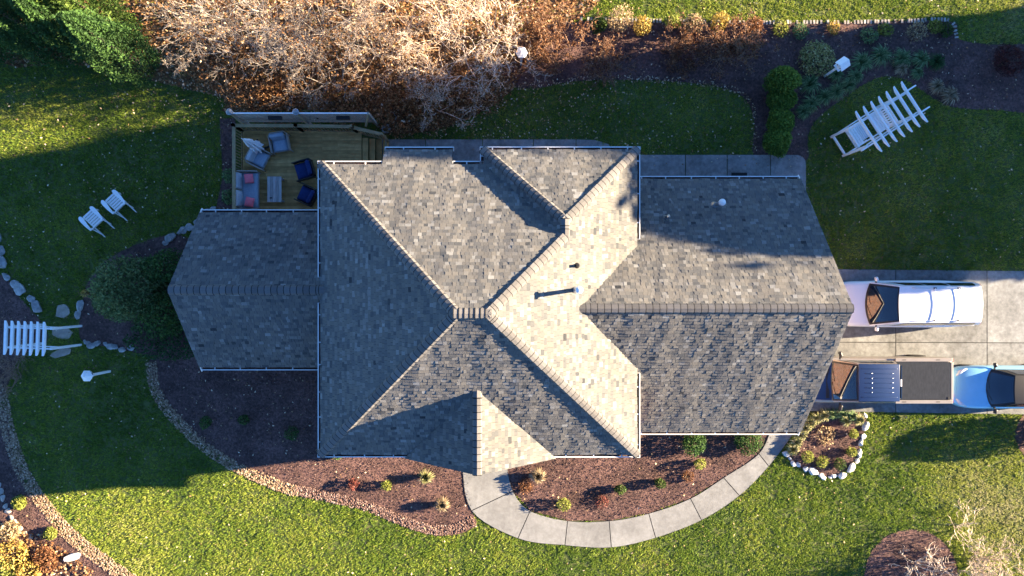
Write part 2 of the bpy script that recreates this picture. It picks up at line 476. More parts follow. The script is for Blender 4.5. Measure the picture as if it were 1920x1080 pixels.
foliage('limeleaf', (.09, .12, .02), (.24, .27, .05), (.42, .42, .12))
foliage('liriope', (0.0696, 0.139, 0.0464), (0.163, 0.267, 0.104), (0.347, 0.44, 0.21))
foliage('variegated', (.1, .13, .03), (.36, .36, .14), (.62, .58, .34))
foliage('redleaf', (0.0675, 0.015, 0.015), (0.165, 0.045, 0.0375), (0.3, 0.12, 0.09))
foliage('rust', (0.0765, 0.0298, 0.0153), (0.187, 0.085, 0.0382), (0.323, 0.17, 0.085))
foliage('maroon', (.03, .01, .012), (.07, .022, .024), (.12, .045, .04))
foliage('straw', (.2, .14, .07), (.4, .3, .17), (.62, .52, .36))
foliage('goldleaf', (.2, .13, .025), (.48, .34, .08), (.68, .55, .22))

def glass(name, col):
    m = bpy.data.materials.new(name); m.use_nodes = True
    b = m.node_tree.nodes['Principled BSDF']
    b.inputs['Base Color'].default_value = (*col, 1); b.inputs['Roughness'].default_value = .03
    b.inputs['Specular IOR Level'].default_value = 1.0; b.inputs['Coat Weight'].default_value = 1.0
    b.inputs['Coat Roughness'].default_value = .02
    nz = m.node_tree.nodes.new('ShaderNodeTexNoise'); nz.inputs['Scale'].default_value = 3
    rp = m.node_tree.nodes.new('ShaderNodeValToRGB')
    rp.color_ramp.elements[0].color = (*[c * .7 for c in col], 1); rp.color_ramp.elements[1].color = (*[c * 1.3 for c in col], 1)
    m.node_tree.links.new(nz.outputs['Fac'], rp.inputs['Fac']); m.node_tree.links.new(rp.outputs['Color'], b.inputs['Base Color'])
    MATS[name] = m
glass('carglass', (.006, .014, .03))
glass('windowglass', (.02, .03, .04))
mk('whitepaint', two((.8, .81, .82), .02), rough=.3, coat=.6, scale=2)
mk('bluepaint', two((0.0119, 0.0299, 0.093), .08), rough=.32, coat=.5, scale=2)
mk('skypaint', two((0.24, 0.528, 0.735), .06), rough=.3, coat=.6, scale=2, metal=.25)
mk('pewter', two((.29, .26, .23), .1), rough=.35, coat=.5, scale=3, metal=.4)
mk('vinyl', [(0, (.022, .026, .034)), (1, (.034, .039, .05))], scale=4, stretch=(3, 1, 1), rough=.9, spec=.05, bump=.1, bscale=12)
mk('rubber', two((.018, .018, .018)), rough=.85)
mk('blackplastic', two((.02, .02, .022)), rough=.4)
mk('chrome', two((.6, .6, .62), .05), rough=.12, metal=1.0)
mk('frosted', two((0.21, 0.238, 0.266), .15), rough=.4)
mk('lampglass', two((.55, .57, .6), .1), rough=.1, coat=1.0)
mk('redlamp', two((.35, .02, .02), .1), rough=.15, coat=1.0)
mk('trim', two((.72, .71, .68), .05), rough=.55)
mk('siding', two((.4, .36, .3), .1), rough=.8)
def brick_mat():
    m = bpy.data.materials.new('brickwall'); m.use_nodes = True
    N, Lk = m.node_tree.nodes, m.node_tree.links
    g = N.new('ShaderNodeTexCoord'); sx = N.new('ShaderNodeSeparateXYZ'); ad = N.new('ShaderNodeMath'); cb = N.new('ShaderNodeCombineXYZ')
    Lk.new(g.outputs['Object'], sx.inputs[0]); Lk.new(sx.outputs[0], ad.inputs[0]); Lk.new(sx.outputs[1], ad.inputs[1])
    Lk.new(ad.outputs[0], cb.inputs[0]); Lk.new(sx.outputs[2], cb.inputs[1])
    br = N.new('ShaderNodeTexBrick'); br.inputs['Scale'].default_value = 1.0
    br.inputs['Brick Width'].default_value = .22; br.inputs['Row Height'].default_value = .075; br.inputs['Mortar Size'].default_value = .008
    br.inputs['Color1'].default_value = (.12, .05, .03, 1); br.inputs['Color2'].default_value = (.36, .15, .08, 1); br.inputs['Mortar'].default_value = (.42, .37, .32, 1)
    Lk.new(cb.outputs[0], br.inputs['Vector']); b = N['Principled BSDF']; Lk.new(br.outputs['Color'], b.inputs['Base Color'])
    b.inputs['Roughness'].default_value = .9
    bp = N.new('ShaderNodeBump'); bp.inputs['Distance'].default_value = .01; bp.invert = True
    Lk.new(br.outputs['Fac'], bp.inputs['Height']); Lk.new(bp.outputs['Normal'], b.inputs['Normal'])
    MATS['brickwall'] = m
brick_mat()

# ------------------------------------------------------------------ ground and beds
def struct(o, label=None):
    o['kind'] = 'structure'
    if label: o['label'] = label
    return o
def sheet(name, pg, z, mat, th=0.06):
    return struct(MB().prism(pg, z - th, z).build(name, mat, fixn=True))

mb = MB(); mb.grid(lambda u, v: (-150 + 300 * u, -150 + 300 * v, 0), 30, 30)
struct(mb.build('ground', 'soil', fixn=False), 'lawn soil reaching out to the horizon')

FRONT_BED = smooth_loop(poly([(283, 672), (330, 668), (372, 688), (600, 680), (700, 740), (930, 800), (880, 890), (884, 950), (893, 985), (850, 1003), (800, 1000), (735, 978), (680, 950),
                  (600, 932), (520, 905), (440, 868), (380, 830), (330, 780), (300, 740), (284, 705)]), 4)
ISLAND_BED = poly([(930, 800), (950, 885), (963, 922), (994, 957), (1064, 976), (1142, 976), (1216, 962), (1294, 934), (1356, 895), (1422, 857), (1450, 812), (1440, 770), (1180, 770)])
RING_BED = smooth_loop(poly([(1484, 838), (1530, 772), (1575, 770), (1619, 776), (1622, 800), (1612, 840), (1594, 874), (1550, 895), (1510, 882), (1474, 858)]), 4)
CIRCLE_BED = [(x + .25 * math.sin(3 * i), y) for i, (x, y) in enumerate([P2(1708 + 88 * math.cos(a), 1082 + 90 * math.sin(a)) for a in np.linspace(0, 6.283, 48, endpoint=False)])]
CIRCLE_BED = [P2(1708 + 88 * math.cos(a), 1082 + 90 * math.sin(a)) for a in np.linspace(0, 6.283, 48, endpoint=False)]
NE_BED = smooth_loop(poly([(1000, 72), (1090, 40), (1250, 42), (1400, 42), (1600, 42), (1780, 40), (1795, 72), (1860, 84), (1990, 92), (1990, 206), (1860, 206), (1800, 203), (1762, 192), (1725, 168), (1690, 147), (1645, 146),
               (1590, 178), (1535, 220), (1515, 255), (1513, 300), (1470, 292), (1414, 292), (1414, 230), (1400, 190), (1365, 168), (1300, 156), (1200, 150), (1080, 152), (1000, 166), (940, 150)]), 4)
LITTER = smooth_loop(poly([(0, 115), (120, 118), (230, 140), (340, 165), (420, 185), (425, 215), (520, 205), (690, 215), (740, 250), (850, 235), (960, 170), (1010, 70), (1080, 38), (1095, -30), (500, -60), (0, -60)]), 3)
DECK_STRIP = poly([(412, 222), (442, 222), (442, 392), (405, 392), (418, 330)])
WEST_BED = smooth_loop(poly([(-60, 500), (8, 520), (40, 560), (75, 600), (88, 640), (40, 668), (15, 720), (-10, 760), (-60, 780)]), 4)
SHRUB_BED = smooth_loop(poly([(150, 600), (170, 520), (230, 470), (330, 440), (380, 480), (360, 600), (372, 690), (300, 672), (250, 660), (200, 650), (155, 640)]), 4)
SW_BED = smooth_loop(poly([(-60, 800), (8, 770), (20, 830), (44, 900), (90, 970), (150, 1030), (235, 1100), (100, 1140), (-60, 1140)]), 4)
EAST_BED = [P2(1975 + 72 * math.cos(a), 815 + 60 * math.sin(a)) for a in np.linspace(0, 6.283, 30, endpoint=False)]
BEDS = {'mulch_bed': [FRONT_BED, ISLAND_BED, RING_BED, CIRCLE_BED, NE_BED, DECK_STRIP, WEST_BED, SHRUB_BED, SW_BED, EAST_BED]}
for i, pg in enumerate(BEDS['mulch_bed']):
    sheet('mulch_bed', pg, 0.02 + 0.0005 * i, 'mulch')
sheet('leaf_litter', LITTER, 0.014, 'litter')

def ribbon(center, width):
    """polygon of a band along a polyline in pixels"""
    c = smooth_loop(poly(center), 6, False); L, R = [], []
    for i, p in enumerate(c):
        a, b = c[max(i - 1, 0)], c[min(i + 1, len(c) - 1)]
        d = np.array([b[0] - a[0], b[1] - a[1]]); d /= np.linalg.norm(d); n = np.array([-d[1], d[0]]) * width / 2
        L.append((p[0] + n[0], p[1] + n[1])); R.append((p[0] - n[0], p[1] - n[1]))
    return L + R[::-1]
GRAVEL_A = ribbon([(284, 678), (288, 715), (304, 752), (334, 790), (386, 838), (444, 876), (522, 910), (560, 922)], .48)
GRAVEL_B = ribbon([(552, 918), (610, 930), (690, 950), (745, 972), (805, 992), (850, 992), (888, 975)], .45)
GRAVEL_C = ribbon([(-30, 690), (2, 745), (14, 800), (35, 865), (58, 910), (100, 968), (150, 1018), (250, 1090), (300, 1120)], .62)
for nm, pg, mt, lab in (('gravel_border', GRAVEL_A, 'pebble', 'tan pebble edging round the dark front bed'),
                        ('gravel_border', GRAVEL_B, 'redpebble', 'reddish pebble edging at the sunlit tip of the front bed'),
                        ('gravel_border', GRAVEL_C, 'pebble', 'tan pebble band curving along the lower left lawn')):
    q = scatter(pg, 420)
    o = bulk(nm, pebble_verts(q, 0.03, RNG.uniform(.02, .05, len(q))), PEB_F, mt, RNG.random(len(q)) * .8 + .2 * RNG.random(len(q)))
    tag(o, lab, 'gravel', kind='stuff')

# ------------------------------------------------------------------ pavings: each slab a piece
def slab_set(name, label, quads, z, mat, gap=0.018, th=0.1):
    root = struct(thing(name, label, None))
    for q in quads:
        bm = bmesh.new()
        vs = [bm.verts.new((x, y, z)) for x, y in q]
        f = bm.faces.new(vs)
        if f.normal.z < 0: f.normal_flip()
        bm.normal_update()
        if f.normal.z < 0: bmesh.ops.reverse_faces(bm, faces=[f])
        bmesh.ops.inset_region(bm, faces=[f], thickness=gap, use_even_offset=True, use_boundary=True)
        inner = f
        rim = [g for g in bm.faces if g is not inner]
        bmesh.ops.delete(bm, geom=rim, context='FACES')
        r = bmesh.ops.extrude_face_region(bm, geom=[inner])
        ev = [g for g in r['geom'] if isinstance(g, bmesh.types.BMVert)]
        for v in list(bm.verts):
            if v not in ev: v.co.z -= th
        bmesh.ops.recalc_face_normals(bm, faces=bm.faces)
        me = bpy.data.meshes.new('slab'); bm.to_mesh(me); bm.free()
        a = me.attributes.new('rnd', 'FLOAT', 'POINT'); a.data.foreach_set('value', np.full(len(me.vertices), .2 + .6 * random.random(), np.float32))
        me.materials.append(MATS[mat]); link('slab', me, root)
    return root

pairs = [((949, 862), (866, 868)), ((962, 920), (884, 957)), ((994, 957), (971, 1009)), ((1064, 976), (1059, 1022)), ((1142, 976), (1146, 1026)), ((1216, 962), (1229, 1008)),
         ((1294, 934), (1315, 975)), ((1356, 895), (1386, 929)), ((1422, 850), (1441, 874)), ((1446, 800), (1486, 815))]
inn = smooth_loop([P2(*a) for a, b in pairs], 6, False); outr = smooth_loop([P2(*b) for a, b in pairs], 6, False)
WALK = inn + outr[::-1]
slab_set('walkway', 'curved pale concrete walkway from the entry to the driveway', [inn[6 * i:6 * i + 7] + outr[6 * i:6 * i + 7][::-1] for i in range(len(pairs) - 1)], 0.05, 'concrete')

DRIVE = poly([(1440, 503), (1990, 509), (2700, 515), (2700, 790), (1990, 778), (1430, 770)])
xs = [1440, 1679, 1850, 2025, 2200, 2380, 2540, 2700]
def dy(x, t): return [503 + (x - 1440) * .0095, 641 + (x - 1440) * .004, 770 + (x - 1440) * .0155][t]
sheet('paving_base', DRIVE, .008, 'felt')
sheet('paving_base', WALK, .026, 'felt')
slab_set('driveway', 'sunlit exposed aggregate concrete driveway with parked vehicles', [[P2(xs[i], dy(xs[i], t)), P2(xs[i + 1], dy(xs[i + 1], t)), P2(xs[i + 1], dy(xs[i + 1], t + 1)), P2(xs[i], dy(xs[i], t + 1))]
          for i in range(len(xs) - 1) for t in (0, 1)], 0.03, 'driveway', gap=0.018)
px = [1150, 1285, 1363, 1444]
quads = [poly([(px[i], 290), (px[i + 1], 290), (px[i + 1], 420), (px[i], 420)]) for i in range(3)]
quads.append(poly([(1444, 290), (1494, 290), (1504, 293), (1510, 301), (1511, 312), (1511, 420), (1444, 420)]))
PATIO = poly([(1150, 290), (1494, 290), (1511, 305), (1511, 420), (1150, 420)])
slab_set('back_walk', 'grey concrete walk in shade behind the garage wing', quads, 0.045, 'patio')
px = [715, 798, 905, 1000, 1080]
quads = [poly([(px[i], 261), (px[i + 1], 261), (px[i + 1], 400), (px[i], 400)]) for i in range(4)] + [poly([(1080, 261), (1115, 262), (1142, 270), (1150, 292), (1150, 400), (1080, 400)])]
NWALK = poly([(715, 261), (1115, 261), (1150, 290), (1150, 400), (715, 400)])
slab_set('back_patio', 'dark shaded concrete strip along the rear of the house', quads, 0.04, 'patio')
HOUSE_FP = [(-12.4, -3.2), (-6.9, -3.2), (-6.9, -6.0), (4.4, -6.0), (4.4, -5.6), (11.3, -5.6), (11.3, 4.2), (4.4, 4.2), (4.4, 4.9), (-6.9, 4.4), (-6.9, 2.9), (-12.4, 2.9)]
DECK_FP = [(-11.9, 2.8), (-5.6, 2.8), (-5.6, 7.0), (-11.9, 7.0)]

# ------------------------------------------------------------------ grass, chips, leaves
FRAME = [(-24, -13.6), (24.5, -13.6), (24.5, 13.6), (-24, 13.6)]
NO_GRASS = BEDS['mulch_bed'] + [WALK, DRIVE, PATIO, NWALK, HOUSE_FP, DECK_FP, GRAVEL_A, GRAVEL_B, GRAVEL_C]
g = np.concatenate([scatter(FRAME, 190, exclude=NO_GRASS), scatter([(-32, -20), (33, -20), (33, 20), (-32, 20)], 60, exclude=NO_GRASS + [FRAME])])   # thinner beyond the picture
lit = inside(g, LITTER)
g = g[~lit | (RNG.random(len(g)) < .12)]
n = len(g)
def blob(px, py, r):
    c = P(px, py); return np.exp(-((g[:, 0] - c.x) ** 2 + (g[:, 1] - c.y) ** 2) / (r * .0238) ** 2)
dry = .55 * vnoise(g, .35, 1) + .45 * vnoise(g, 1.3, 2)
dry = (dry - .5) * 1.0
dry += .5 * blob(1880, 950, 120) + .35 * blob(1900, 1060, 120) + .3 * blob(1800, 870, 60) + .3 * blob(1830, 760, 40) * 0 + .35 * blob(1880, 90, 120) + .22 * (g[:, 1] > 10.2) + .3 * blob(1640, 175, 45) \
     + .3 * blob(1860, 250, 70) + .35 * blob(1600, 470, 45) + .2 * blob(1700, 400, 60) + .25 * blob(330, 1010, 100) + .2 * blob(90, 270, 80) + .25 * blob(240, 190, 60) - .12 * blob(1100, 1050, 300) - .1 * blob(250, 760, 200)
rnd_t = np.clip(.34 + .5 * dry + RNG.normal(size=n) * .1, 0, 1)
NB = 6
base = np.repeat(np.c_[g, np.full(n, 0.0)], NB, 0) + np.c_[RNG.normal(size=(n * NB, 2)) * .035, np.zeros(n * NB)]
a = RNG.uniform(0, 6.283, n * NB); ln = RNG.uniform(.3, 1.1, n * NB); hh = RNG.uniform(.035, .085, n * NB)
hh *= np.repeat(.7 + .6 * vnoise(g, 2.2, 5), NB)
w = RNG.uniform(.009, .018, n * NB)
dirv = np.c_[np.cos(a), np.sin(a), np.zeros(n * NB)]; side = np.c_[-np.sin(a), np.cos(a), np.zeros(n * NB)]
tip = base + dirv * (hh * ln)[:, None] + np.c_[np.zeros((n * NB, 2)), hh]
V = np.stack([base - side * w[:, None], base + side * w[:, None], tip], 1)
tag(bulk('grass', V, [(0, 1, 2)], 'grass', np.repeat(rnd_t, NB) + RNG.normal(size=n * NB) * .06), 'short lawn grass, green with drier tan patches', 'grass', kind='stuff')

for pg, dens, mt in ((FRONT_BED, 150, 'chip'), (ISLAND_BED, 170, 'chip'), (RING_BED, 170, 'chip'), (CIRCLE_BED, 170, 'chip'), (NE_BED, 110, 'chip'), (WEST_BED, 90, 'chip'),
                     (SHRUB_BED, 60, 'chip'), (SW_BED, 170, 'chip'), (DECK_STRIP, 150, 'chip'), (EAST_BED, 100, 'chip')):
    q = scatter(pg, dens * 1.5, exclude=[HOUSE_FP])
    c = np.c_[q, np.full(len(q), .035) + RNG.random(len(q)) * .015]
    tag(bulk('mulch_chips', leaf_verts(c, RNG.uniform(.018, .045, len(q)), flat=.55, aspect=.35), LEAF_F, mt, RNG.random(len(q)) * .9 + .1 * (RNG.random(len(q)) > .93)), 'shredded brown mulch', 'mulch', kind='stuff')

def leaves_on(pg, dens, size, mat, name, label, z=.06, exclude=(), weight=None):
    q = scatter(pg, dens, exclude=list(exclude))
    if weight is not None: q = q[RNG.random(len(q)) < weight(q)]
    c = np.c_[q, np.full(len(q), z) + RNG.random(len(q)) * .04]
    return tag(bulk(name, leaf_verts(c, RNG.uniform(*size, len(q)), flat=.6, aspect=.6), LEAF_F, mat, RNG.random(len(q))), label, 'leaves', kind='stuff')
leaves_on(LITTER, 130, (.04, .09), 'deadleaf', 'leaf_carpet', 'thick carpet of russet fallen leaves under the bare trees', z=.03, exclude=[DECK_FP])
HARD = [HOUSE_FP, DECK_FP, WALK, DRIVE, LITTER]
leaves_on(FRAME, 6.5, (.032, .06), 'lawnleaf', 'scattered_leaves', 'pale dry leaves scattered over the lawn', exclude=HARD, weight=lambda q: (.25 + .75 * vnoise(q, .5, 9) ** 1.5) * np.where(q[:, 1] < -7.5, .45, 1))
NLAWN = poly([(740, 250), (960, 165), (1100, 155), (1300, 158), (1380, 175), (1412, 230), (1412, 288), (1200, 288), (1150, 262), (740, 262)])
leaves_on(NLAWN, 34, (.03, .06), 'lawnleaf', 'scattered_leaves', 'dry leaves thick on the shaded lawn behind the house', weight=lambda q: np.clip(1.0 - (q[:, 0] + 4) / 13, .12, 1))
WLAWN = poly([(150, 130), (440, 160), (440, 400), (300, 420), (150, 330)])
leaves_on(WLAWN, 22, (.03, .055), 'lawnleaf', 'scattered_leaves', 'dry leaves on the lawn left of the deck', exclude=[DECK_FP, HOUSE_FP], weight=lambda q: np.clip((q[:, 1] - 2.5) / 6, .08, 1) * np.clip((q[:, 0] + 20) / 8, .1, 1))
leaves_on(ribbon([(900, 166), (1000, 160), (1100, 150), (1200, 149), (1300, 155), (1370, 168), (1405, 195), (1412, 240), (1412, 285)], .3), 120, (.03, .055), 'lawnleaf', 'scattered_leaves', 'pale leaves caught along the edge of the rear bed')
leaves_on(NE_BED, 9, (.03, .055), 'deadleaf', 'scattered_leaves', 'brown leaves strewn over the rear mulch bed', weight=lambda q: np.clip((q[:, 1] - 8) / 3, .1, 1))

leaves_on(FRONT_BED, 5, (.028, .05), 'lawnleaf', 'scattered_leaves', 'a few dry leaves blown over the front bed', exclude=[HOUSE_FP], weight=lambda q: vnoise(q, .9, 12) ** 1.5)

# ------------------------------------------------------------------ the house
house = thing('house', 'large brick house with steep grey shingled hip and gable roofs', 'house')
KP = 0.83
ZE = 5.4                                # main eave
XW, XE, YN, YS = -7.17, 4.73, 4.69, -6.25
HALF = (YN - YS) / 2
RY = (YN + YS) / 2; RZ = ZE + HALF * KP
RX0, RX1 = XW + HALF, XE - HALF
NX0, NX1, NY = -1.18, 4.73, 5.22        # rear wing
NXC = (NX0 + NX1) / 2; NH = (NX1 - NX0) / 2; NZ = ZE + NH * KP; NPY = NY - NH
GX, GH = -1.17, 2.8                     # front cross gable
GZ = ZE + GH * KP; GYE = YS + GH
AZ, AYN, AYS, AXE, AK = 3.0, 4.52, -5.92, 11.62, 0.85    # garage wing
AH = (AYN - AYS) / 2; AYC = (AYN + AYS) / 2; AZR = AZ + AH * AK; AXW = XE - (AZR - ZE) / KP
LZ, LYN, LYS, LXW = 3.0, 3.17, -3.32, -12.58             # left wing
LH = (LYN - LYS) / 2; LYC = (LYN + LYS) / 2; LZR = LZ + LH * KP; LXE = XW + (LZR - ZE) / KP
BX0, BX1, BY = -4.78, -2.21, 5.32       # rear bump-out (main slope runs on down)
IN = 0.14                               # shingles stop short of the gutter lip

# planes: normal direction of the downhill side, eave coordinate, eave height, slope, convex pieces in XY
PL = [
 dict(n='N', e=YN, z=ZE, k=KP, polys=[[(XW + IN, YN - IN), (RX0, RY), (RX1, RY), (XE - IN, YN - IN)], [(BX0, BY - IN), (BX0, YN - IN), (BX1, YN - IN), (BX1, BY - IN)]], internal=[((BX0, YN - IN), (BX1, YN - IN))]),
 dict(n='W', e=XW, z=ZE, k=KP, polys=[[(XW + IN, YS + IN), (RX0, RY), (XW + IN, YN - IN)]]),
 dict(n='S', e=YS, z=ZE, k=KP, polys=[[(XW + IN, YS + IN), (XE - IN, YS + IN), (RX1, RY), (RX0, RY)]]),
 dict(n='E', e=XE, z=ZE, k=KP, polys=[[(XE - IN, YS + IN), (XE - IN, YN), (RX1, RY)], [(XE - IN, YN), (XE - IN, NY - IN), (NXC, NPY), (NXC, YN - (XE - NXC))]], internal=[((XE - IN, YN), (RX1, RY))]),
 dict(n='N', e=NY, z=ZE, k=KP, polys=[[(NX0 + IN, NY - IN), (NXC, NPY), (NX1 - IN, NY - IN)]]),
 dict(n='W', e=NX0, z=ZE, k=KP, polys=[[(NX0 + IN, NY - IN), (NX0 + IN, YN - IN), (NXC, YN - NH), (NXC, NPY)]]),
 dict(n='W', e=GX - GH, z=ZE, k=KP, polys=[[(GX - GH, YS - .04), (GX, YS - .04), (GX, GYE)]]),
 dict(n='E', e=GX + GH, z=ZE, k=KP, polys=[[(GX + GH, YS - .04), (GX, YS - .04), (GX, GYE)]]),
 dict(n='N', e=AYN, z=AZ, k=AK, polys=[[(XE - .35, AYN - IN), (AXE, AYN - IN), (AXE, AYC), (AXW, AYC), (XE - .35, AYN - .9 * (AYN - AYC))][:2] + [(AXE, AYC), (AXW, AYC), (AXW, AYN - IN)]]),
 dict(n='S', e=AYS, z=AZ, k=AK, polys=[[(AXW, AYS + IN), (AXE, AYS + IN), (AXE, AYC), (AXW, AYC)]]),
 dict(n='N', e=LYN, z=LZ, k=KP, polys=[[(LXW, LYN - IN), (LXE, LYN - IN), (LXE, LYC), (LXW, LYC)]]),
 dict(n='S', e=LYS, z=LZ, k=KP, polys=[[(LXW, LYS + IN), (LXE, LYS + IN), (LXE, LYC), (LXW, LYC)]]),
]
def plane_axes(p):
    k = p['k']; c = math.sqrt(1 + k * k)
    if p['n'] == 'N': o, u, h = Vector((0, p['e'], p['z'])), Vector((-1, 0, 0)), Vector((0, -1, 0))
    if p['n'] == 'S': o, u, h = Vector((0, p['e'], p['z'])), Vector((1, 0, 0)), Vector((0, 1, 0))
    if p['n'] == 'W': o, u, h = Vector((p['e'], 0, p['z'])), Vector((0, -1, 0)), Vector((1, 0, 0))
    if p['n'] == 'E': o, u, h = Vector((p['e'], 0, p['z'])), Vector((0, 1, 0)), Vector((-1, 0, 0))
    v = Vector((h.x, h.y, k)) / c
    return o, u, v, u.cross(v).normalized(), h, c

def clip(pg, cl):
    """Sutherland-Hodgman, cl convex counter-clockwise"""
    out = pg
    for i in range(len(cl)):
        ax, ay = cl[i]; bx, by = cl[(i + 1) % len(cl)]
        inp, out = out, []
        if not inp: return []
        for j in range(len(inp)):
            p, q = inp[j], inp[(j + 1) % len(inp)]
            sp = (bx - ax) * (p[1] - ay) - (by - ay) * (p[0] - ax)
            sq = (bx - ax) * (q[1] - ay) - (by - ay) * (q[0] - ax)
            if sp >= 0: out.append(p)
            if (sp >= 0) != (sq >= 0):
                t = sp / (sp - sq); out.append((p[0] + (q[0] - p[0]) * t, p[1] + (q[1] - p[1]) * t))
    return out

deck_mb = MB(); SH = []
rr = random.Random(11)
for pi, p in enumerate(PL):
    o, u, v, nrm, h, c = plane_axes(p)
    conv = []
    for pg in p['polys']:
        uv = [((x - o.x) * u.x + (y - o.y) * u.y, ((x - o.x) * h.x + (y - o.y) * h.y) * c) for x, y in pg]
        ar = sum(uv[i][0] * uv[(i + 1) % len(uv)][1] - uv[(i + 1) % len(uv)][0] * uv[i][1] for i in range(len(uv)))
        if ar < 0: uv = uv[::-1]
        conv.append(uv)
        top = [o + u * a + v * b - nrm * .034 for a, b in uv]; bot = [q - Vector((0, 0, .14)) for q in top]
        k = len(uv)
        deck_mb.add(top + bot, [tuple(range(k)), tuple(range(2 * k - 1, k - 1, -1))] + [(i, k + i, k + (i + 1) % k, (i + 1) % k) for i in range(k)])
    seams = [[((x - o.x) * u.x + (y - o.y) * u.y, ((x - o.x) * h.x + (y - o.y) * h.y) * c) for x, y in sg] for sg in p.get('internal', [])]
    def on_seam(a_, b_):
        for (x0, y0), (x1, y1) in seams:
            L_ = math.hypot(x1 - x0, y1 - y0)
            if all(abs((x1 - x0) * (q_[1] - y0) - (y1 - y0) * (q_[0] - x0)) / L_ < 1e-3 and min(x0, x1) - .01 <= q_[0] <= max(x0, x1) + .01 for q_ in (a_, b_)): return True
        return False
    ph = [rr.uniform(0, 6.28) for _ in range(6)]
    def sag(a_, b_):            # the sheathing is never quite flat: it dips between rafters
        return .006 * math.sin(a_ * 5.2 + ph[0] + .8 * math.sin(b_ * .9 + ph[1])) + .008 * math.sin(a_ * 2.1 + b_ * .7 + ph[2]) + .004 * math.sin(a_ * 9.3 - b_ * 1.7 + ph[3])
    allu = [a for uv in conv for a, b in uv]; allv = [b for uv in conv for a, b in uv]
    u0, u1, v0, v1 = min(allu), max(allu), min(allv), max(allv)
    EXP = 0.145
    row = 0; vv = v0
    while vv < v1:
        uu = u0 - rr.random() * .3
        while uu < u1:
            wd = rr.choice((.1, .12, .14, .16, .18, .2, .23))
            drop = rr.choice((0, 0, 0, .018)); t = rr.choice((.012, .018, .024, .028))
            q = [(uu + .003, vv - drop), (uu + wd - .003, vv - drop), (uu + wd - .003, vv + EXP + .012), (uu + .003, vv + EXP + .012)]
            tw = rr.uniform(-.03, .03)
            col = min(1, max(0, rr.gauss(.54, .17)))
            for uv in conv:
                pg = clip(q, uv)
                if len(pg) < 3: continue
                area = .5 * abs(sum(pg[i][0] * pg[(i + 1) % len(pg)][1] - pg[(i + 1) % len(pg)][0] * pg[i][1] for i in range(len(pg))))
                if area < .0006: continue
                hgt = lambda b: .003 + t * max(0, 1 - (b - vv) / (EXP + .012))
                tp = [o + u * a + v * b + nrm * (hgt(b) + sag(a, b) + tw * (a - uu - wd / 2)) for a, b in pg]; bt = [o + u * a + v * b - nrm * .03 for a, b in pg]
                k = len(pg)
                fs = [tuple(range(k))] + [(k + i, 2 * k + i, 2 * k + (i + 1) % k, k + (i + 1) % k) for i in range(k) if not seams or not on_seam(pg[i], pg[(i + 1) % k])]
                SH.append((tp + tp + bt, fs, [col] * k + [col * .35 - .12] * (2 * k), area, sum((q_.z for q_ in tp)) / k, pi))   # cut edges show dark asphalt
            uu += wd
        vv += EXP; row += 1
roof = deck_mb.build('roof', 'felt', house, fixn=True)
# the 300 shingles that show largest are parts of their own: whole tabs high on the sunlit slopes
order = sorted(range(len(SH)), key=lambda i: -(SH[i][3] * (1.0 / (CAM_H - SH[i][4])) ** 2 * (1 if SH[i][5] in (0, 3, 4, 7) else .6)))
# keep only those not lying beneath another slope
def roof_z(x, y):
    best = -9
    for p in PL:
        o, u, v, nrm, h, c = plane_axes(p)
        for pg in p['polys']:
            ar = sum(pg[i][0] * pg[(i + 1) % len(pg)][1] - pg[(i + 1) % len(pg)][0] * pg[i][1] for i in range(len(pg)))
            cc = pg if ar > 0 else pg[::-1]
            if all((cc[(i + 1) % len(cc)][0] - cc[i][0]) * (y - cc[i][1]) - (cc[(i + 1) % len(cc)][1] - cc[i][1]) * (x - cc[i][0]) >= -1e-6 for i in range(len(cc))):
                best = max(best, p['z'] + ((x - o.x) * h.x + (y - o.y) * h.y) * p['k'])
    return best
single = set()
for i in order:
    if len(single) >= 300: break
    vs = SH[i][0]; k = len(vs) // 3
    m = sum(vs[:k], Vector()) / k
    if roof_z(m.x, m.y) < m.z + .03: single.add(i)
rest = MB()
for i, (vs, fs, col, ar, z, pi) in enumerate(SH):
    if i in single:
        c0 = sum(vs, Vector()) / len(vs)
        s = MB().add([q - c0 for q in vs], fs, col).build('shingle', 'shingle', roof); s.location = c0
    else:
        rest.add(vs, fs, col)
tag(rest.build('shingles', 'shingle', roof), kind='stuff')

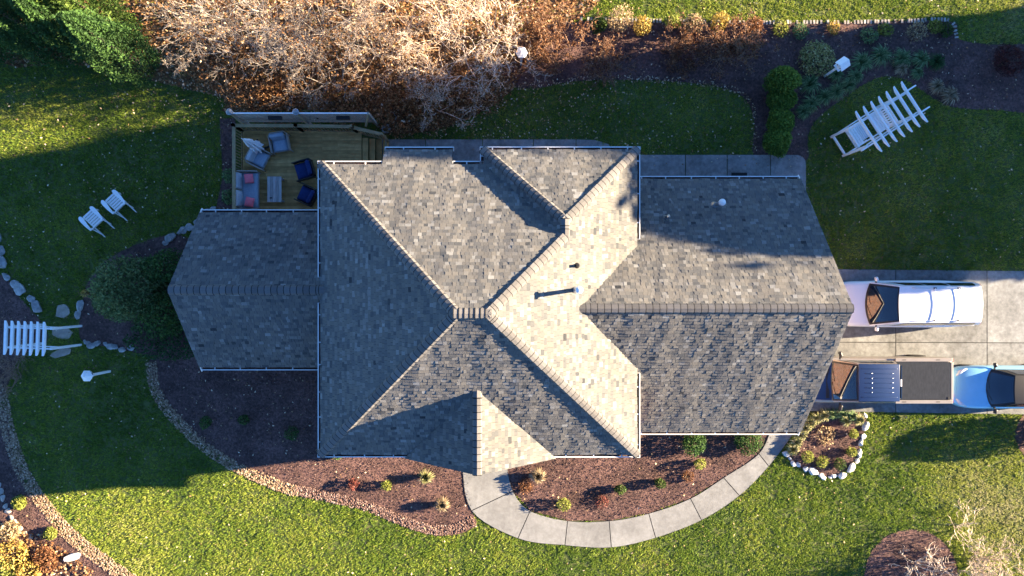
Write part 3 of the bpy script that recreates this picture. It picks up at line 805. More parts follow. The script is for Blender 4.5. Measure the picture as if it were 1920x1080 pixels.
# ridge and hip caps, each one a piece
def wing(d, n1):
    """unit vector lying in a slope with normal n1, square to the ridge, pointing downhill"""
    w = n1.cross(d).normalized()
    return w if w.z < 0 else -w
NRM = {}
for nm, kk in (('N', KP), ('S', KP), ('E', KP), ('W', KP)):
    dd = {'N': (0, 1), 'S': (0, -1), 'E': (1, 0), 'W': (-1, 0)}[nm]; NRM[nm] = Vector((dd[0] * kk, dd[1] * kk, 1)).normalized()
def caps(A, B, na, nb, start=0.0, wid=.185, expo=.235):
    """caps laid from A (low end) to B"""
    A, B = Vector(A), Vector(B); d = (B - A); L = d.length; d.normalize()
    wa, wb = wing(d, na), wing(d, nb); up = (na + nb).normalized()
    meshes = []
    for k in range(3):
        mb = MB(); t0, t1 = .088 + .003 * k, .068
        rows = []
        for s, t in ((-.012, t0), (.012, t0 - .003), (expo + .02, t1)):
            for w_, q in ((wa, 1.0), (wa, .5), (None, 0), (wb, .5), (wb, 1.0)):
                p = d * s + (w_ * wid * q if w_ is not None else Vector()) + (na if w_ is wa else nb if w_ is wb else up) * (t if q == .5 else t - .05)
                if w_ is None: p += up * .012
                rows.append(p)
        edge = rows[:10]; face = rows[5:]; low = [p - up * .03 for p in rows]      # front strip dark as a painted shadow line, then granule face; dark asphalt sides
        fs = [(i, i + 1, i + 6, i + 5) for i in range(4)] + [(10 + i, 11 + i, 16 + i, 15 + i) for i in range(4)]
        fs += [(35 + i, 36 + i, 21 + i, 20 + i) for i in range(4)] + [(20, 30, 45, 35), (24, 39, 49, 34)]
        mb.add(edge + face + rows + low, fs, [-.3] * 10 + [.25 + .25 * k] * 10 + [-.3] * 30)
        me = mb.mesh('ridge_cap', 'ridgecap'); meshes.append(me)
        bm = bmesh.new(); bm.from_mesh(me)
        # keep the outer faces pointing up
        if sum(f.normal.dot(up) * f.calc_area() for f in bm.faces) < 0: bmesh.ops.reverse_faces(bm, faces=bm.faces)
        bm.to_mesh(me); bm.free()
    n = int((L - start) / expo)
    for i in range(n + 1):
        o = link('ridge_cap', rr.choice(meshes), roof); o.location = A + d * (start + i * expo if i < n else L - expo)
N_, S_, E_, W_ = NRM['N'], NRM['S'], NRM['E'], NRM['W']
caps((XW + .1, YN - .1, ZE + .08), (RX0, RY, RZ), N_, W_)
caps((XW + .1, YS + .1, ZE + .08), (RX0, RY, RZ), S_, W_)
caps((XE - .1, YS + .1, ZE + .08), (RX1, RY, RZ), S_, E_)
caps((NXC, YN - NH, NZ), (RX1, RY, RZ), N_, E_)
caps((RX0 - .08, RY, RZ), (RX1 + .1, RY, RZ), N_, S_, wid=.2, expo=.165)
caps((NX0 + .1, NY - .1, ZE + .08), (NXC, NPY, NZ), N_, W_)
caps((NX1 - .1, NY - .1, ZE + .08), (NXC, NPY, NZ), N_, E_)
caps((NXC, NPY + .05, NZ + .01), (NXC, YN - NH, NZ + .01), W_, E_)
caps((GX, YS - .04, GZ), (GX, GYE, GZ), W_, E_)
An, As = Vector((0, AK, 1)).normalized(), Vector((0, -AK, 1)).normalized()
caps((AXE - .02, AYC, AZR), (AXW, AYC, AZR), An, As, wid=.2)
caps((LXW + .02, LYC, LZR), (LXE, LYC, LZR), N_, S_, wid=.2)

# gutters: open white troughs on hangers
def gutter(a, b, out, z, ends=(True, True), skip=()):
    a, b, out = Vector((*a, 0)), Vector((*b, 0)), Vector((*out, 0))
    d = (b - a); L = d.length; d.normalize()
    mb = MB()
    W, Dp, T = .15, .12, .012
    # back, bottom, front, rolled lip
    def strip(o0, z0, o1, z1, t=T):
        vs = []
        for s in (a, b):
            for oo, zz in ((o0, z0), (o1, z0), (o1, z1), (o0, z1)):
                vs.append(s + out * oo + Vector((0, 0, z + zz)))
        mb.add(vs, [(0, 1, 2, 3), (7, 6, 5, 4), (0, 4, 5, 1), (1, 5, 6, 2), (2, 6, 7, 3), (3, 7, 4, 0)])
    strip(-W, -Dp, -W + T, -.01); strip(-W + T, -Dp, -T - .002, -Dp + T); strip(-T, -Dp, 0, .012); strip(-.034, .012, .004, .026)
    g_ = mb.build('gutter', 'whitemetal', house, fixn=True)
    mb = MB(); mid = (a + b) / 2 - out * W / 2 + Vector((0, 0, z - Dp + T + .012)); mb.box(mid, (L - .03 if abs(d.x) > .5 else W - .03, W - .03 if abs(d.x) > .5 else L - .03, .02)); mb.build('trough_shade', 'mulch', g_)  # dark strip on the trough floor, stands in for the shade inside
    for e, s in zip(ends, (a, b)):
        if e:
            m2 = MB(); m2.box(s - out * W / 2 + Vector((0, 0, z - Dp / 2 + .015)) + d * (.008 if s is b else -.008), (.014 if abs(d.x) > .5 else W, W if abs(d.x) > .5 else .014, Dp + .03))
            m2.build('end_cap', 'whitemetal', g_)
    n = max(1, int(L / .92))
    for i in range(n):
        s = a + d * (L * (i + .5) / n + rr.uniform(-.06, .06))
        m2 = MB(); m2.box(s - out * (W / 2 + .03) + Vector((0, 0, z + .006)), (.045 if abs(d.x) > .5 else W + .02, W + .02 if abs(d.x) > .5 else .045, .012))
        m2.build('bracket', 'whitemetal', g_)
g0 = .02
gutter((XW, YN + 0), (BX0 - .03, YN), (0, 1), ZE - g0); gutter((BX1 + .03, YN), (NX0, YN), (0, 1), ZE - g0, (True, False))
zb = ZE - (BY - YN) * KP
gutter((BX0, BY), (BX1, BY), (0, 1), zb - g0)
gutter((NX0, NY), (NX1, NY), (0, 1), ZE - g0); gutter((NX0, YN + .01), (NX0, NY - .13), (-1, 0), ZE - g0, (False, False))
gutter((XE, NY - .01), (XE, AYN - (ZE - AZ) / AK + .12), (1, 0), ZE - g0); gutter((XE, AYS + (ZE - AZ) / AK - .05), (XE, YS), (1, 0), ZE - g0)
gutter((XW, YS), (GX - GH + .15, YS), (0, -1), ZE - g0, (True, False)); gutter((GX + GH - .1, YS), (XE - .13, YS), (0, -1), ZE - g0, (False, False))
dl = (LZR - ZE) / KP + .13
gutter((XW, YN - .13), (XW, LYC + dl), (-1, 0), ZE - g0, (False, True)); gutter((XW, LYC - dl), (XW, YS + .13), (-1, 0), ZE - g0, (True, False))
gutter((XE + .03, AYN), (AXE - .02, AYN), (0, 1), AZ - g0, (False, True)); gutter((XE + .03, AYS), (AXE - .02, AYS), (0, -1), AZ - g0, (False, True))
gutter((LXW + .02, LYN), (XW - .03, LYN), (0, 1), LZ - g0, (True, False)); gutter((LXW + .02, LYS), (XW - .03, LYS), (0, -1), LZ - g0, (True, False))

# rake boards on the open gables
def rake(p0, p1, nm='rake_board'):
    m = MB(); m.bar(p0, p1, .035, .2); return m.build(nm, 'trim', house, fixn=True)
for s, yy in ((1, AYN), (-1, AYS)):
    rake((AXE - .03, yy, AZ - .14), (AXE - .03, AYC, AZR - .14)); rake((LXW + .03, LYN if s > 0 else LYS, LZ - .14), (LXW + .03, LYC, LZR - .14))
    rake((GX + s * GH, YS + .0, ZE - .14), (GX, YS + .0, GZ - .14))

# walls, gables, windows and doors
def wall(pg, z0, z1):
    m = MB(); m.prism(pg, z0, z1); return m.build('wall', 'brickwall', house, fixn=True)
main_wall = wall([(XW + .4, YS + .4), (XE - .4, YS + .4), (XE - .4, NY - .4), (NX0 + .4, NY - .4), (NX0 + .4, YN - .4), (BX1 - .2, YN - .4), (BX1 - .2, BY - .4), (BX0 + .2, BY - .4), (BX0 + .2, YN - .4), (XW + .4, YN - .4)], 0, zb - .1)
m = MB(); m.prism([(XW + .4, YS + .4), (XE - .4, YS + .4), (XE - .4, YN - .45), (XW + .4, YN - .45)], zb - .1, ZE - .02); m.build('upper_wall', 'brickwall', house, fixn=True)
wall([(XE - .35, AYS + .4), (AXE - .3, AYS + .4), (AXE - .3, AYN - .4), (XE - .35, AYN - .4)], 0, AZ - .05)
wall([(LXW + .3, LYS + .4), (XW + .35, LYS + .4), (XW + .35, LYN - .4), (LXW + .3, LYN - .4)], 0, LZ - .05)
def gable(x, y0, y1, z, yc, zr, t, axis='x'):
    m = MB()
    pts = [(y0, z), (y1, z), (yc, zr)]
    if axis == 'x': vs = [(x, a, b) for a, b in pts] + [(x + t, a, b) for a, b in pts]
    else: vs = [(a, x, b) for a, b in pts] + [(a, x + t, b) for a, b in pts]
    m.add(vs, [(0, 1, 2), (5, 4, 3), (0, 3, 4, 1), (1, 4, 5, 2), (2, 5, 3, 0)]); return m.build('gable_wall', 'brickwall', house, fixn=True)
gable(AXE - .31, AYS + .4, AYN - .4, AZ - .06, AYC, AZR - .5, -.2)
gable(LXW + .31, LYS + .4, LYN - .4, LZ - .06, LYC, LZR - .5, .2)
gable(YS + .41, GX - GH + .3, GX + GH - .3, ZE - .04, GX, GZ - .45, .2, 'y')
def window(c, w, h, nd):
    nd = Vector((*nd, 0)); s = Vector((-nd.y, nd.x, 0)); c = Vector(c)
    m = MB()
    for a, b, ww, hh in ((0, h / 2, w + .16, .08), (0, -h / 2, w + .16, .08), (-w / 2, 0, .08, h), (w / 2, 0, .08, h), (0, 0, w - .09, .04)):
        m.bar(c + s * (a - ww / 2) + nd * .02 + Vector((0, 0, b)), c + s * (a + ww / 2) + nd * .02 + Vector((0, 0, b)), .07, hh)
    f = m.build('window', 'trim', house, fixn=True)
    m = MB(); m.bar(c - s * (w / 2 - .04) + nd * .005, c + s * (w / 2 - .04) + nd * .005, .03, h - .08); m.build('pane', 'windowglass', f, fixn=True)
for x in (-5.8, -4.6, 2.6, 3.6):
    for z in (1.6, 4.2): window((x, YS + .4, z), .8, 1.3, (0, -1))
for x in (-6.1, 0.4, 1.8, 3.2):
    window((x, (NY if x > -1 else YN) - .4, 1.7), .8, 1.3, (0, 1))
for x in (6.2, 7.8, 9.4): window((x, AYN - .4, 1.6), .8, 1.2, (0, 1))
for x in (-11.2, -9.5, -7.9): window((x, LYS + .4, 1.6), .9, 1.4, (0, -1))
window((LXW + .3, LYC, 1.7), 1.6, 1.4, (-1, 0))
for y in (AYC - 2.4, AYC + 2.4):
    m = MB(); m.box((AXE - .28, y, 1.13), (.06, 2.7, 2.26)); gd = m.build('garage_door', 'trim', house, fixn=True)
    for r in range(4):
        for q in range(4):
            m = MB(); m.box((AXE - .24, y - 1.0 + q * .67, .3 + r * .55), (.03, .56, .44)); m.build('panel', 'trim', gd)
m = MB(); m.box((GX, YS + .37, 1.1), (1.0, .06, 2.1)); d_ = m.build('door', 'whitewood', house); m = MB(); m.lathe([(.03, -.03), (.04, 0), (.03, .03)], 8, (GX + .4, YS + .31, 1.05), 'y'); m.build('handle', 'chrome', d_)

# vent pipes on the roof
def slope_z(x, y): return roof_z(x, y)
def vent(x, y, h, r, mat, capmat=None, capr=0, name='vent_pipe', label=None, tilt=0):
    z = slope_z(x, y)
    m = MB(); m.lathe([(r * 1.0, z - .1), (r, z + h)], 12, (x, y, 0)); p_ = m.build(name, mat, house, smooth=False, fixn=True)
    if label: p_['label'] = label
    m = MB(); m.lathe([(r * 2.2, z - .12), (r * 2.0, z + .02), (r * 1.15, z + .12), (r * 1.15, z + .16)], 14, (x, y, 0)); m.build('flashing', 'galv' if capmat else 'blackpipe', p_, fixn=True)
    if capmat:
        m = MB(); m.lathe([(capr * .8, z + h - .02), (capr, z + h), (capr, z + h + .07), (capr * .9, z + h + .1), (.02, z + h + .14)], 18, (x, y, 0)); m.build('cap', capmat, p_, fixn=True)
        m = MB(); m.lathe([(capr * .75, z + h - .22), (capr * .75, z + h - .19)], 18, (x, y, 0)); m.build('collar', 'galv', p_, fixn=True)
vent(2.13, -.06, 1.45, .07, 'galv', 'whitemetal', .12, 'flue_pipe', 'tall metal flue with a white cap')
vent(2.2, .76, .32, .05, 'blackpipe', label='short black vent pipe')
vent(5.85, 2.68, .45, .05, 'blackpipe', 'galv', .065, label='small dark plumbing vent')
vent(7.85, 3.2, .95, .075, 'galv', 'whitemetal', .13, 'flue_pipe', 'metal flue with a round white cap')

# ------------------------------------------------------------------ deck
ZD = 0.8
deck = thing('deck', 'brown timber deck with railing, steps and lattice screen', 'deck', (0, 0, 0))
DX0, DX1, DY1 = -11.78, -6.55, 6.85
y = 2.86
row = 0
while y < DY1 - .05:
    x1 = DX1 if y > 4.35 else -6.85
    cuts = [DX0] + sorted([DX0 + (x1 - DX0) * t for t in ([.38] if row % 3 == 0 else [.67] if row % 3 == 1 else [.2, .8])]) + [x1]
    for a, b in zip(cuts[:-1], cuts[1:]):
        m = MB(); m.box((0, 0, 0), (b - a - .006, .134, .03), rnd=random.random())
        o = m.build('board', 'deckwood', deck); o.location = ((a + b) / 2, y + .07, ZD - .015 + random.uniform(-.002, .002))
    y += .143; row += 1
m = MB(); m.box(((DX0 + DX1) / 2, DY1 - .02, ZD - .17), (DX1 - DX0, .04, .24)); m.box((DX0 + .02, 4.85, ZD - .17), (.04, 3.9, .24))
m.box((-9.2, 4.8, ZD - .12), (4.9, 3.8, .1), rnd=.1)
m.build('joists', 'deckwood', deck, fixn=True)
for px_, py_ in ((-11.6, 3.2), (-11.6, 6.6), (-9.2, 6.6), (-6.8, 6.6)):
    m = MB(); m.box((px_, py_, .3), (.12, .12, .6)); m.build('footing_post', 'railwood', deck)
# steps going down to the right
for i in range(4):
    x0 = DX1 + .02 + i * .27; zt = ZD - .16 * (i + .35)
    m = MB(); m.box((x0 + .13, 5.5, zt), (.25, 2.1, .04), rnd=random.random()); m.build('step', 'deckwood', deck)
    m = MB(); m.box((x0 + .012, 5.5, zt - .09), (.02, 2.1, .14), rnd=.9); m.build('riser', 'railwood', deck)
# railing
ZR = 1.78
def rail_run(p0, p1, zb=ZD, zt=ZR, step=.125, posts=True):
    a, b = Vector(p0), Vector(p1); d = b - a; L = d.length; d.normalize()
    m = MB(); m.bar((*a, zt), (*b, zt), .14, .04, rnd=.6); m.build('top_rail', 'railwood', deck, fixn=True)
    m = MB(); m.bar((*a, zt - .08), (*b, zt - .08), .04, .09, rnd=.4); m.build('under_rail', 'railwood', deck, fixn=True)
    m = MB(); m.bar((*a, zb + .1), (*b, zb + .1), .04, .09, rnd=.4); m.build('bottom_rail', 'railwood', deck, fixn=True)
    n = int(L / step)
    for i in range(1, n):
        q = a + d * (L * i / n)
        m = MB(); m.box((0, 0, 0), (.036, .036, zt - zb - .18), rnd=random.random()); o = m.build('baluster', 'railwood', deck); o.location = (q.x, q.y, (zb + zt) / 2 - .02)
    if posts:
        for q in (a, b):
            m = MB(); m.box((q.x, q.y, (zt + .12 - .2 + zb - .4) / 2 + .2), (.1, .1, zt - zb + .5), rnd=.5); m.build('rail_post', 'railwood', deck)
rail_run((-11.72, 2.95), (-11.72, 6.85)); rail_run((-11.72, 6.85), (-9.1, 6.84)); rail_run((-9.1, 6.84), (-6.75, 6.8))
rail_run((-6.75, 6.8), (-5.5, 6.5), zb=.45, zt=1.66)
rail_run((-6.6, 4.42), (-5.85, 4.42), zb=.6, zt=1.7)
m = MB(); m.bar((-5.5, 6.62, .9), (-5.42, 4.6, .2), .05, .2, rnd=.6); m.build('stringer', 'railwood', deck)
# lattice screens outside the rail
scr = thing('lattice_screen', 'grey diagonal lattice privacy screen on posts behind the deck', 'screen')
YL = 7.22
posts = [P(432, 213, 2.4).x, P(556, 213, 2.4).x, P(690, 220, 2.3).x]
for i, x_ in enumerate(posts):
    m = MB(); m.box((x_, YL, 1.18), (.1, .1, 2.36), rnd=.4); m.build('post', 'lattice', scr)
for x0, x1 in zip(posts[:-1], posts[1:]):
    m = MB(); m.box(((x0 + x1) / 2, YL, 2.37), (x1 - x0 - .08, .05, .04), rnd=1); m.build('top_rail', 'whitewood', scr)
    m = MB(); m.box(((x0 + x1) / 2, YL, .95), (x1 - x0 - .1, .06, .07), rnd=.7); m.build('bottom_rail', 'lattice', scr)
    m = MB(); W_ = x1 - x0 - .12; Hh = 1.34; zc = 1.66; xc = (x0 + x1) / 2
    for sgn in (1, -1):
        t = -W_ / 2 - Hh / 2
        while t < W_ / 2 + Hh / 2:
            pts = []
            xa, xb = t - Hh / 2, t + Hh / 2; za, zb2 = -Hh / 2, Hh / 2
            if xa < -W_ / 2: za += -W_ / 2 - xa; xa = -W_ / 2
            if xb > W_ / 2: zb2 -= xb - W_ / 2; xb = W_ / 2
            if xb - xa > .05:
                m.bar((xc + xa * sgn, YL + .012 * sgn, zc + za), (xc + xb * sgn, YL + .012 * sgn, zc + zb2), .012, .04, rnd=random.random(), up=(0, 0, 1))
            t += .17
    tag(m.build('lattice', 'lattice', scr), kind='stuff')
    for bx in ((x0 * .38 + x1 * .62),):
        m = MB(); m.box((bx, YL - .1, 1.95), (.55, .14, .16)); pl = m.build('planter_box', 'blackplastic', scr)
for bx, tx in ((-8.6, -8.85), (-6.2, -5.95), (-11.3, -11.6)):
    m = MB(); m.bar((bx, 6.86, 1.6), (tx, YL - .05, 2.3), .07, .07, rnd=.7); m.build('brace', 'railwood', scr)
for i in (0, 1):
    o = thing('hanging_lantern', ('pale frosted lantern on the corner post of the lattice screen', 'pale frosted lantern on the middle post of the lattice screen')[i], 'lantern', (posts[i], YL + .02, 2.37), group='lanterns on the lattice screen')
    m = MB(); m.lathe([(.07, 0), (.11, .03), (.11, .15), (.125, .165), (.07, .23), (.02, .26)], 8); m.build('body', 'frosted', o, fixn=True)
    m = MB(); m.lathe([(.115, .155), (.135, .163), (.115, .17)], 8); m.build('rim', 'galv', o, fixn=True)

# ------------------------------------------------------------------ deck furniture
def armchair(name, label, loc, rz, mat, framemat, backmat, w=.78, dpt=.8):
    t = thing(name, label, 'armchair', loc, rz, 'armchairs on the deck')
    rbox('seat_cushion', (dpt - .22, w - .14, .15), (.06, 0, .38), mat, t, puff=.3)
    rbox('back_cushion', (.19, w - .16, .42), (-dpt / 2 + .17, 0, .6), backmat, t, bev=.08, rot=(0, math.radians(-14), 0), seg=4)
    m = MB(); h = w / 2; dd = dpt / 2
    m.tube([(dd, -h, .56), (-dd + .1, -h, .6), (-dd, -h + .1, .68), (-dd, h - .1, .68), (-dd + .1, h, .6), (dd, h, .56)], .026, 8); m.build('arm_frame', framemat, t, smooth=True, fixn=True)
    for s in (-1, 1):
        m = MB(); m.box((0, s * (h - .005), .42), (dpt - .1, .03, .24)); m.build('side_panel', framemat, t)
        for q in (dd - .03, -dd + .08):
            m = MB(); m.tube([(q, s * h, 0), (q, s * h, .56)], .022, 8); m.build('leg', framemat, t, smooth=True)
    m = MB(); m.box((0, 0, .27), (dpt - .08, w - .06, .06)); m.build('seat_base', framemat, t)
    m = MB(); m.box((-dd + .01, 0, .5), (.03, w - .16, .34)); m.build('back_panel', framemat, t)
    return t
Z = ZD
def at(px_, py_, z=1.2): v = P(px_, py_, z); return (v.x, v.y, Z)
armchair('armchair', 'grey cushioned armchair with light frame near the top railing', at(525, 268), math.radians(-80), 'greycushion', 'wicker', 'greycushion')
armchair('armchair', 'grey cushioned armchair half under the closed white parasol', at(485, 296), math.radians(-27), 'greycushion', 'wicker', 'palecushion')
armchair('armchair', 'navy blue armchair nearer to the steps, facing the coffee table', at(571, 319), math.radians(196), 'navy', 'blackmetal', 'navy', .8, .84)
armchair('armchair', 'navy blue armchair tucked against the house wall by the low roof', at(576, 366), math.radians(155), 'navy', 'blackmetal', 'navy', .76, .8)
sofa = thing('sofa', 'grey outdoor sofa along the left deck railing', 'sofa', at(465, 357, 1.15))
rbox('seat_cushion', (.7, 1.48, .16), (.1, 0, .38), 'greycushion', sofa, puff=.2)
for q in (-.38, .38):
    rbox('back_cushion', (.22, .7, .42), (-.33, q, .6), 'palecushion', sofa, bev=.09, rot=(0, math.radians(-16), 0), seg=4)
m = MB(); m.tube([(.46, -.8, .56), (-.38, -.8, .6), (-.48, -.7, .66), (-.48, .7, .66), (-.38, .8, .6), (.46, .8, .56)], .028, 8); m.build('arm_frame', 'wicker', sofa, smooth=True, fixn=True)
m = MB(); m.box((0, 0, .26), (.9, 1.56, .07)); m.build('seat_base', 'wicker', sofa)
for s in (-1, 1):
    m = MB(); m.box((0, s * .79, .42), (.86, .03, .24)); m.build('side_panel', 'wicker', sofa)
    for q in (-.42, .42):
        m = MB(); m.tube([(q, s * .78, 0), (q, s * .78, .55)], .024, 8); m.build('leg', 'wicker', sofa)
for i, (px_, py_, a) in enumerate(((467, 335, 8), (468, 379, -12))):
    v = P(px_, py_, 1.45)
    o = rbox('throw_pillow', (.36, .4, .15), (v.x, v.y, 1.46), 'pinkcushion', None, puff=.5, rot=(0, math.radians(28), math.radians(a)))
    tag(o, ('coral pink throw pillow at the far end of the grey sofa', 'coral pink throw pillow at the sofa end beside the low roof')[i], 'pillow', 'pink pillows on the sofa')
tb = thing('coffee_table', 'weathered grey plank coffee table in front of the sofa', 'table', at(514.5, 355, 1.22))
for i in range(5):
    m = MB(); m.box(((i - 2) * .122, 0, .41), (.116, 1.1, .035), rnd=random.random()); m.build('plank', 'greywood', tb, bevel=.004)
for sx in (-1, 1):
    for sy in (-1, 1):
        m = MB(); m.box((sx * .26, sy * .47, .195), (.07, .07, .39), rnd=.3); m.build('leg', 'greywood', tb)
m = MB(); m.box((0, 0, .36), (.5, .96, .05), rnd=.3); m.build('apron', 'greywood', tb)
m = MB(); v = P(508, 371, 1.24); m.box((v.x, v.y, ZD + .4365), (.1, .05, .015)); tag(m.build('lighter', 'blackplastic'), 'small black object lying on the grey coffee table', 'lighter')
um = thing('parasol', 'closed white parasol standing on a black cross base', 'parasol', (-10.88, 6.02, ZD))
m = MB(); m.tube([(0, 0, .05), (0, 0, 2.15)], .026, 10); m.build('pole', 'whitemetal', um, smooth=True)
m = MB(); m.tube([(0, 0, 2.1), (0, 0, 2.32)], [.018, .012], 8); m.build('finial', 'whitemetal', um, smooth=True)
m = MB()
def fold(u, v):
    a = 6.283 * v; z = 2.12 - 1.5 * u
    r = (.04 + .17 * u ** .8) * (1 + .38 * math.cos(8 * a + 2 * u) * min(1, u * 3))
    if u > .62: r *= 1 - .5 * math.exp(-((u - .66) / .05) ** 2)
    return (r * math.cos(a) + .05 * u, r * math.sin(a) - .03 * u, z)
m.grid(fold, 16, 48); m.build('canopy', 'canvas', um, smooth=True)
for a in (25, 115):
    m = MB(); c_, s_ = math.cos(math.radians(a)), math.sin(math.radians(a)); m.bar((-.5 * c_, -.5 * s_, .03), (.5 * c_, .5 * s_, .03), .07, .05 if a == 25 else .04); m.build('base_arm', 'blackmetal', um)
m = MB(); v = P(723, 240, .2)
hz = thing('garden_hose', 'coiled grey hose on the ground by the deck steps', 'hose', (v.x, v.y, 0))
m = MB(); m.tube([(.2 * math.cos(t) * (1 - t / 80), .2 * math.sin(t) * (1 - t / 80), .05 + t * .006) for t in np.linspace(0, 22, 90)] + [(.3, .25, .04), (.45, .5, .03), (.3, .75, .03)], .022, 6); m.build('coil', 'palecushion', hz, smooth=True)
m = MB(); v = P(1386, 330, .05); m.box((v.x, v.y, .052), (.7, .3, .014)); tag(m.build('doormat', 'rubber', bevel=.004), 'dark doormat on the grey walk behind the garage', 'doormat')

# ------------------------------------------------------------------ white garden furniture
def adirondack(label, px_, py_):
    v = P(px_, py_, .5)
    t = thing('adirondack_chair', label, 'chair', (v.x, v.y, 0), math.radians(133), 'white chairs on the lawn')
    WW = 'whitewood'
    for s in (-1, 1):
        # broad arm, rounded at the front
        m = MB(); y0 = s * .34
        out = [(-.36, y0 - s * .03), (-.36, y0 + s * .05), (-.05, y0 + s * .09), (.2, y0 + s * .1), (.34, y0 + s * .08), (.4, y0 + s * .02), (.4, y0 - s * .04), (.34, y0 - s * .08), (.1, y0 - s * .08), (-.1, y0 - s * .05)]
        if s < 0: out = out[::-1]
        m.prism(out, .55, .575); m.build('arm', WW, t, fixn=True)
        m = MB(); m.box((.3, s * .31, .275), (.1, .03, .55)); m.build('front_leg', WW, t)
        m = MB()   # long stringer running back and down to the ground
        pts = [(.36, .36), (.36, .25), (-.72, 0), (-.8, 0), (-.78, .07), (-.3, .22)]
        m.add([(a, s * .28, b) for a, b in pts] + [(a, s * .28 + .028, b) for a, b in pts], [tuple(range(6)), tuple(range(11, 5, -1))] + [(i, (i + 1) % 6, 6 + (i + 1) % 6, 6 + i) for i in range(6)])
        m.build('stringer', WW, t, fixn=True)
        m = MB(); m.bar((-.3, s * .31, .52), (-.56, s * .31, .08), .028, .07); m.build('rear_brace', WW, t)
    for i in range(6):
        x_ = .34 - i * .105; m = MB(); m.box((0, 0, 0), (.09, .56, .02), rnd=random.random()); o = m.build('seat_slat', WW, t, bevel=.004); o.location = (x_, 0, .37 - i * .024); o.rotation_euler = (0, math.radians(-12), 0)
    n = 6
    for i in range(n):
        q = (i - (n - 1) / 2) / (n / 2); y0 = q * .25; L = .8 - .14 * q * q
        m = MB(); m.bar((-.26, y0, .2), (-.26 - .36 * L, y0 * 1.18, .2 + .93 * L), .082, .018, rnd=random.random(), up=(1, 0, .35)); m.build('back_slat', WW, t, fixn=True)
    m = MB(); m.bar((-.37, -.34, .535), (-.37, .34, .535), .06, .03); m.build('back_rail', WW, t)
    m = MB(); m.bar((-.53, -.24, .86), (-.53, .24, .86), .02, .06); m.build('back_cleat', WW, t)
adirondack('white slatted garden chair nearer the white arbor', 172, 410)
adirondack('white slatted garden chair nearer the deck', 214, 379)

def rafter_profile(L, h=.14):
    return [(-L / 2, h * .45), (-L / 2 + .05, h * .1), (-L / 2 + .22, -h / 2), (L / 2 - .22, -h / 2), (L / 2 - .05, h * .1), (L / 2, h * .45), (L / 2, h / 2), (-L / 2, h / 2)]
def rafter(parent, c, L, along_y=True, w=.06, h=.14):
    pf = rafter_profile(L, h); n = len(pf)
    vs = [((-w / 2, a, b) if along_y else (a, -w / 2, b)) for a, b in pf] + [((w / 2, a, b) if along_y else (a, w / 2, b)) for a, b in pf]
    m = MB(); m.add(vs, [tuple(range(n)), tuple(range(2 * n - 1, n - 1, -1))] + [(i, (i + 1) % n, n + (i + 1) % n, n + i) for i in range(n)], rnd=random.random())
    o = m.build('rafter', 'whitewood', parent, fixn=True); o.location = c; return o

pg_ = thing('pergola_swing', 'white garden pergola with seven rafters over two facing slatted benches', 'pergola', (15.45, 6.93, 0), math.radians(32.9))
for i in range(7): rafter(pg_, ((i - 3) * .375 + .28, 0, 2.29), 2.0, h=.15)
for s in (-1, 1):
    m = MB(); m.box((.25, s * .53, 2.15), (3.35, .055, .13)); m.build('beam', 'whitewood', pg_)
    m = MB(); m.box((.25, s * .46, 1.98), (2.5, .05, .1)); m.build('side_rail', 'whitewood', pg_)
    for x_ in (-1.1, 1.25):
        m = MB(); m.box((x_, s * .5, 1.06), (.1, .1, 2.12)); m.build('post', 'whitewood', pg_, bevel=.006)
    m = MB(); m.box((.1, s * .5, .22), (2.3, .05, .1)); m.build('floor_rail', 'whitewood', pg_)
for x_ in (-1.1, 1.25):
    m = MB(); m.box((x_, 0, .2), (.08, .9, .09)); m.build('stretcher', 'whitewood', pg_)
for s, xb in ((1, -.75), (-1, .95)):
    for i in range(4):
        m = MB(); m.box((xb + s * (.1 + i * .115), 0, .52), (.1, .84, .022), rnd=random.random()); m.build('seat_slat', 'whitewood', pg_)
    for i in range(8):
        m = MB(); m.bar((xb + s * .03, -.38 + i * .109, .55), (xb - s * .14, -.38 + i * .109, 1.12), .07, .018, up=(1, 0, 0)); m.build('back_slat', 'whitewood', pg_)
    m = MB(); m.bar((xb - s * .15, -.46, 1.14), (xb - s * .15, .46, 1.14), .045, .09); m.build('back_rail', 'whitewood', pg_)
    for q in (-1, 1):
        m = MB(); m.box((xb + s * .26, q * .43, .74), (.55, .08, .025)); m.build('armrest', 'whitewood', pg_)
        m = MB(); m.tube([(xb + s * .4, q * .43, .5), (xb + s * .4, q * .44, 1.98)], .012, 6); m.build('hanger', 'whitewood', pg_)
for i in range(6):
    m = MB(); m.box((-.1 + i * .085, 0, .17), (.07, .8, .02)); m.build('floor_slat', 'whitewood', pg_)

ar = thing('garden_arbor', 'white timber arbor with seven rafters over the stepping stone path', 'arbor', (-19.78, -2.1, 0), math.radians(-2))
for i in range(7): rafter(ar, (-1.15 + i * .267 - .1, 0, 2.2), 1.42, w=.085, h=.13)
for s in (-1, 1):
    m = MB(); m.box((-.38, s * .42, 2.08), (2.0, .06, .12)); m.build('beam', 'whitewood', ar)
    for x_ in (-1.2, .52):
        m = MB(); m.box((x_, s * .42, 1.02), (.1, .1, 2.04)); m.build('post', 'whitewood', ar, bevel=.006)
    m = MB(); m.box((-.35, s * .42, 1.2), (1.6, .04, .06)); m.build('side_rail', 'whitewood', ar)

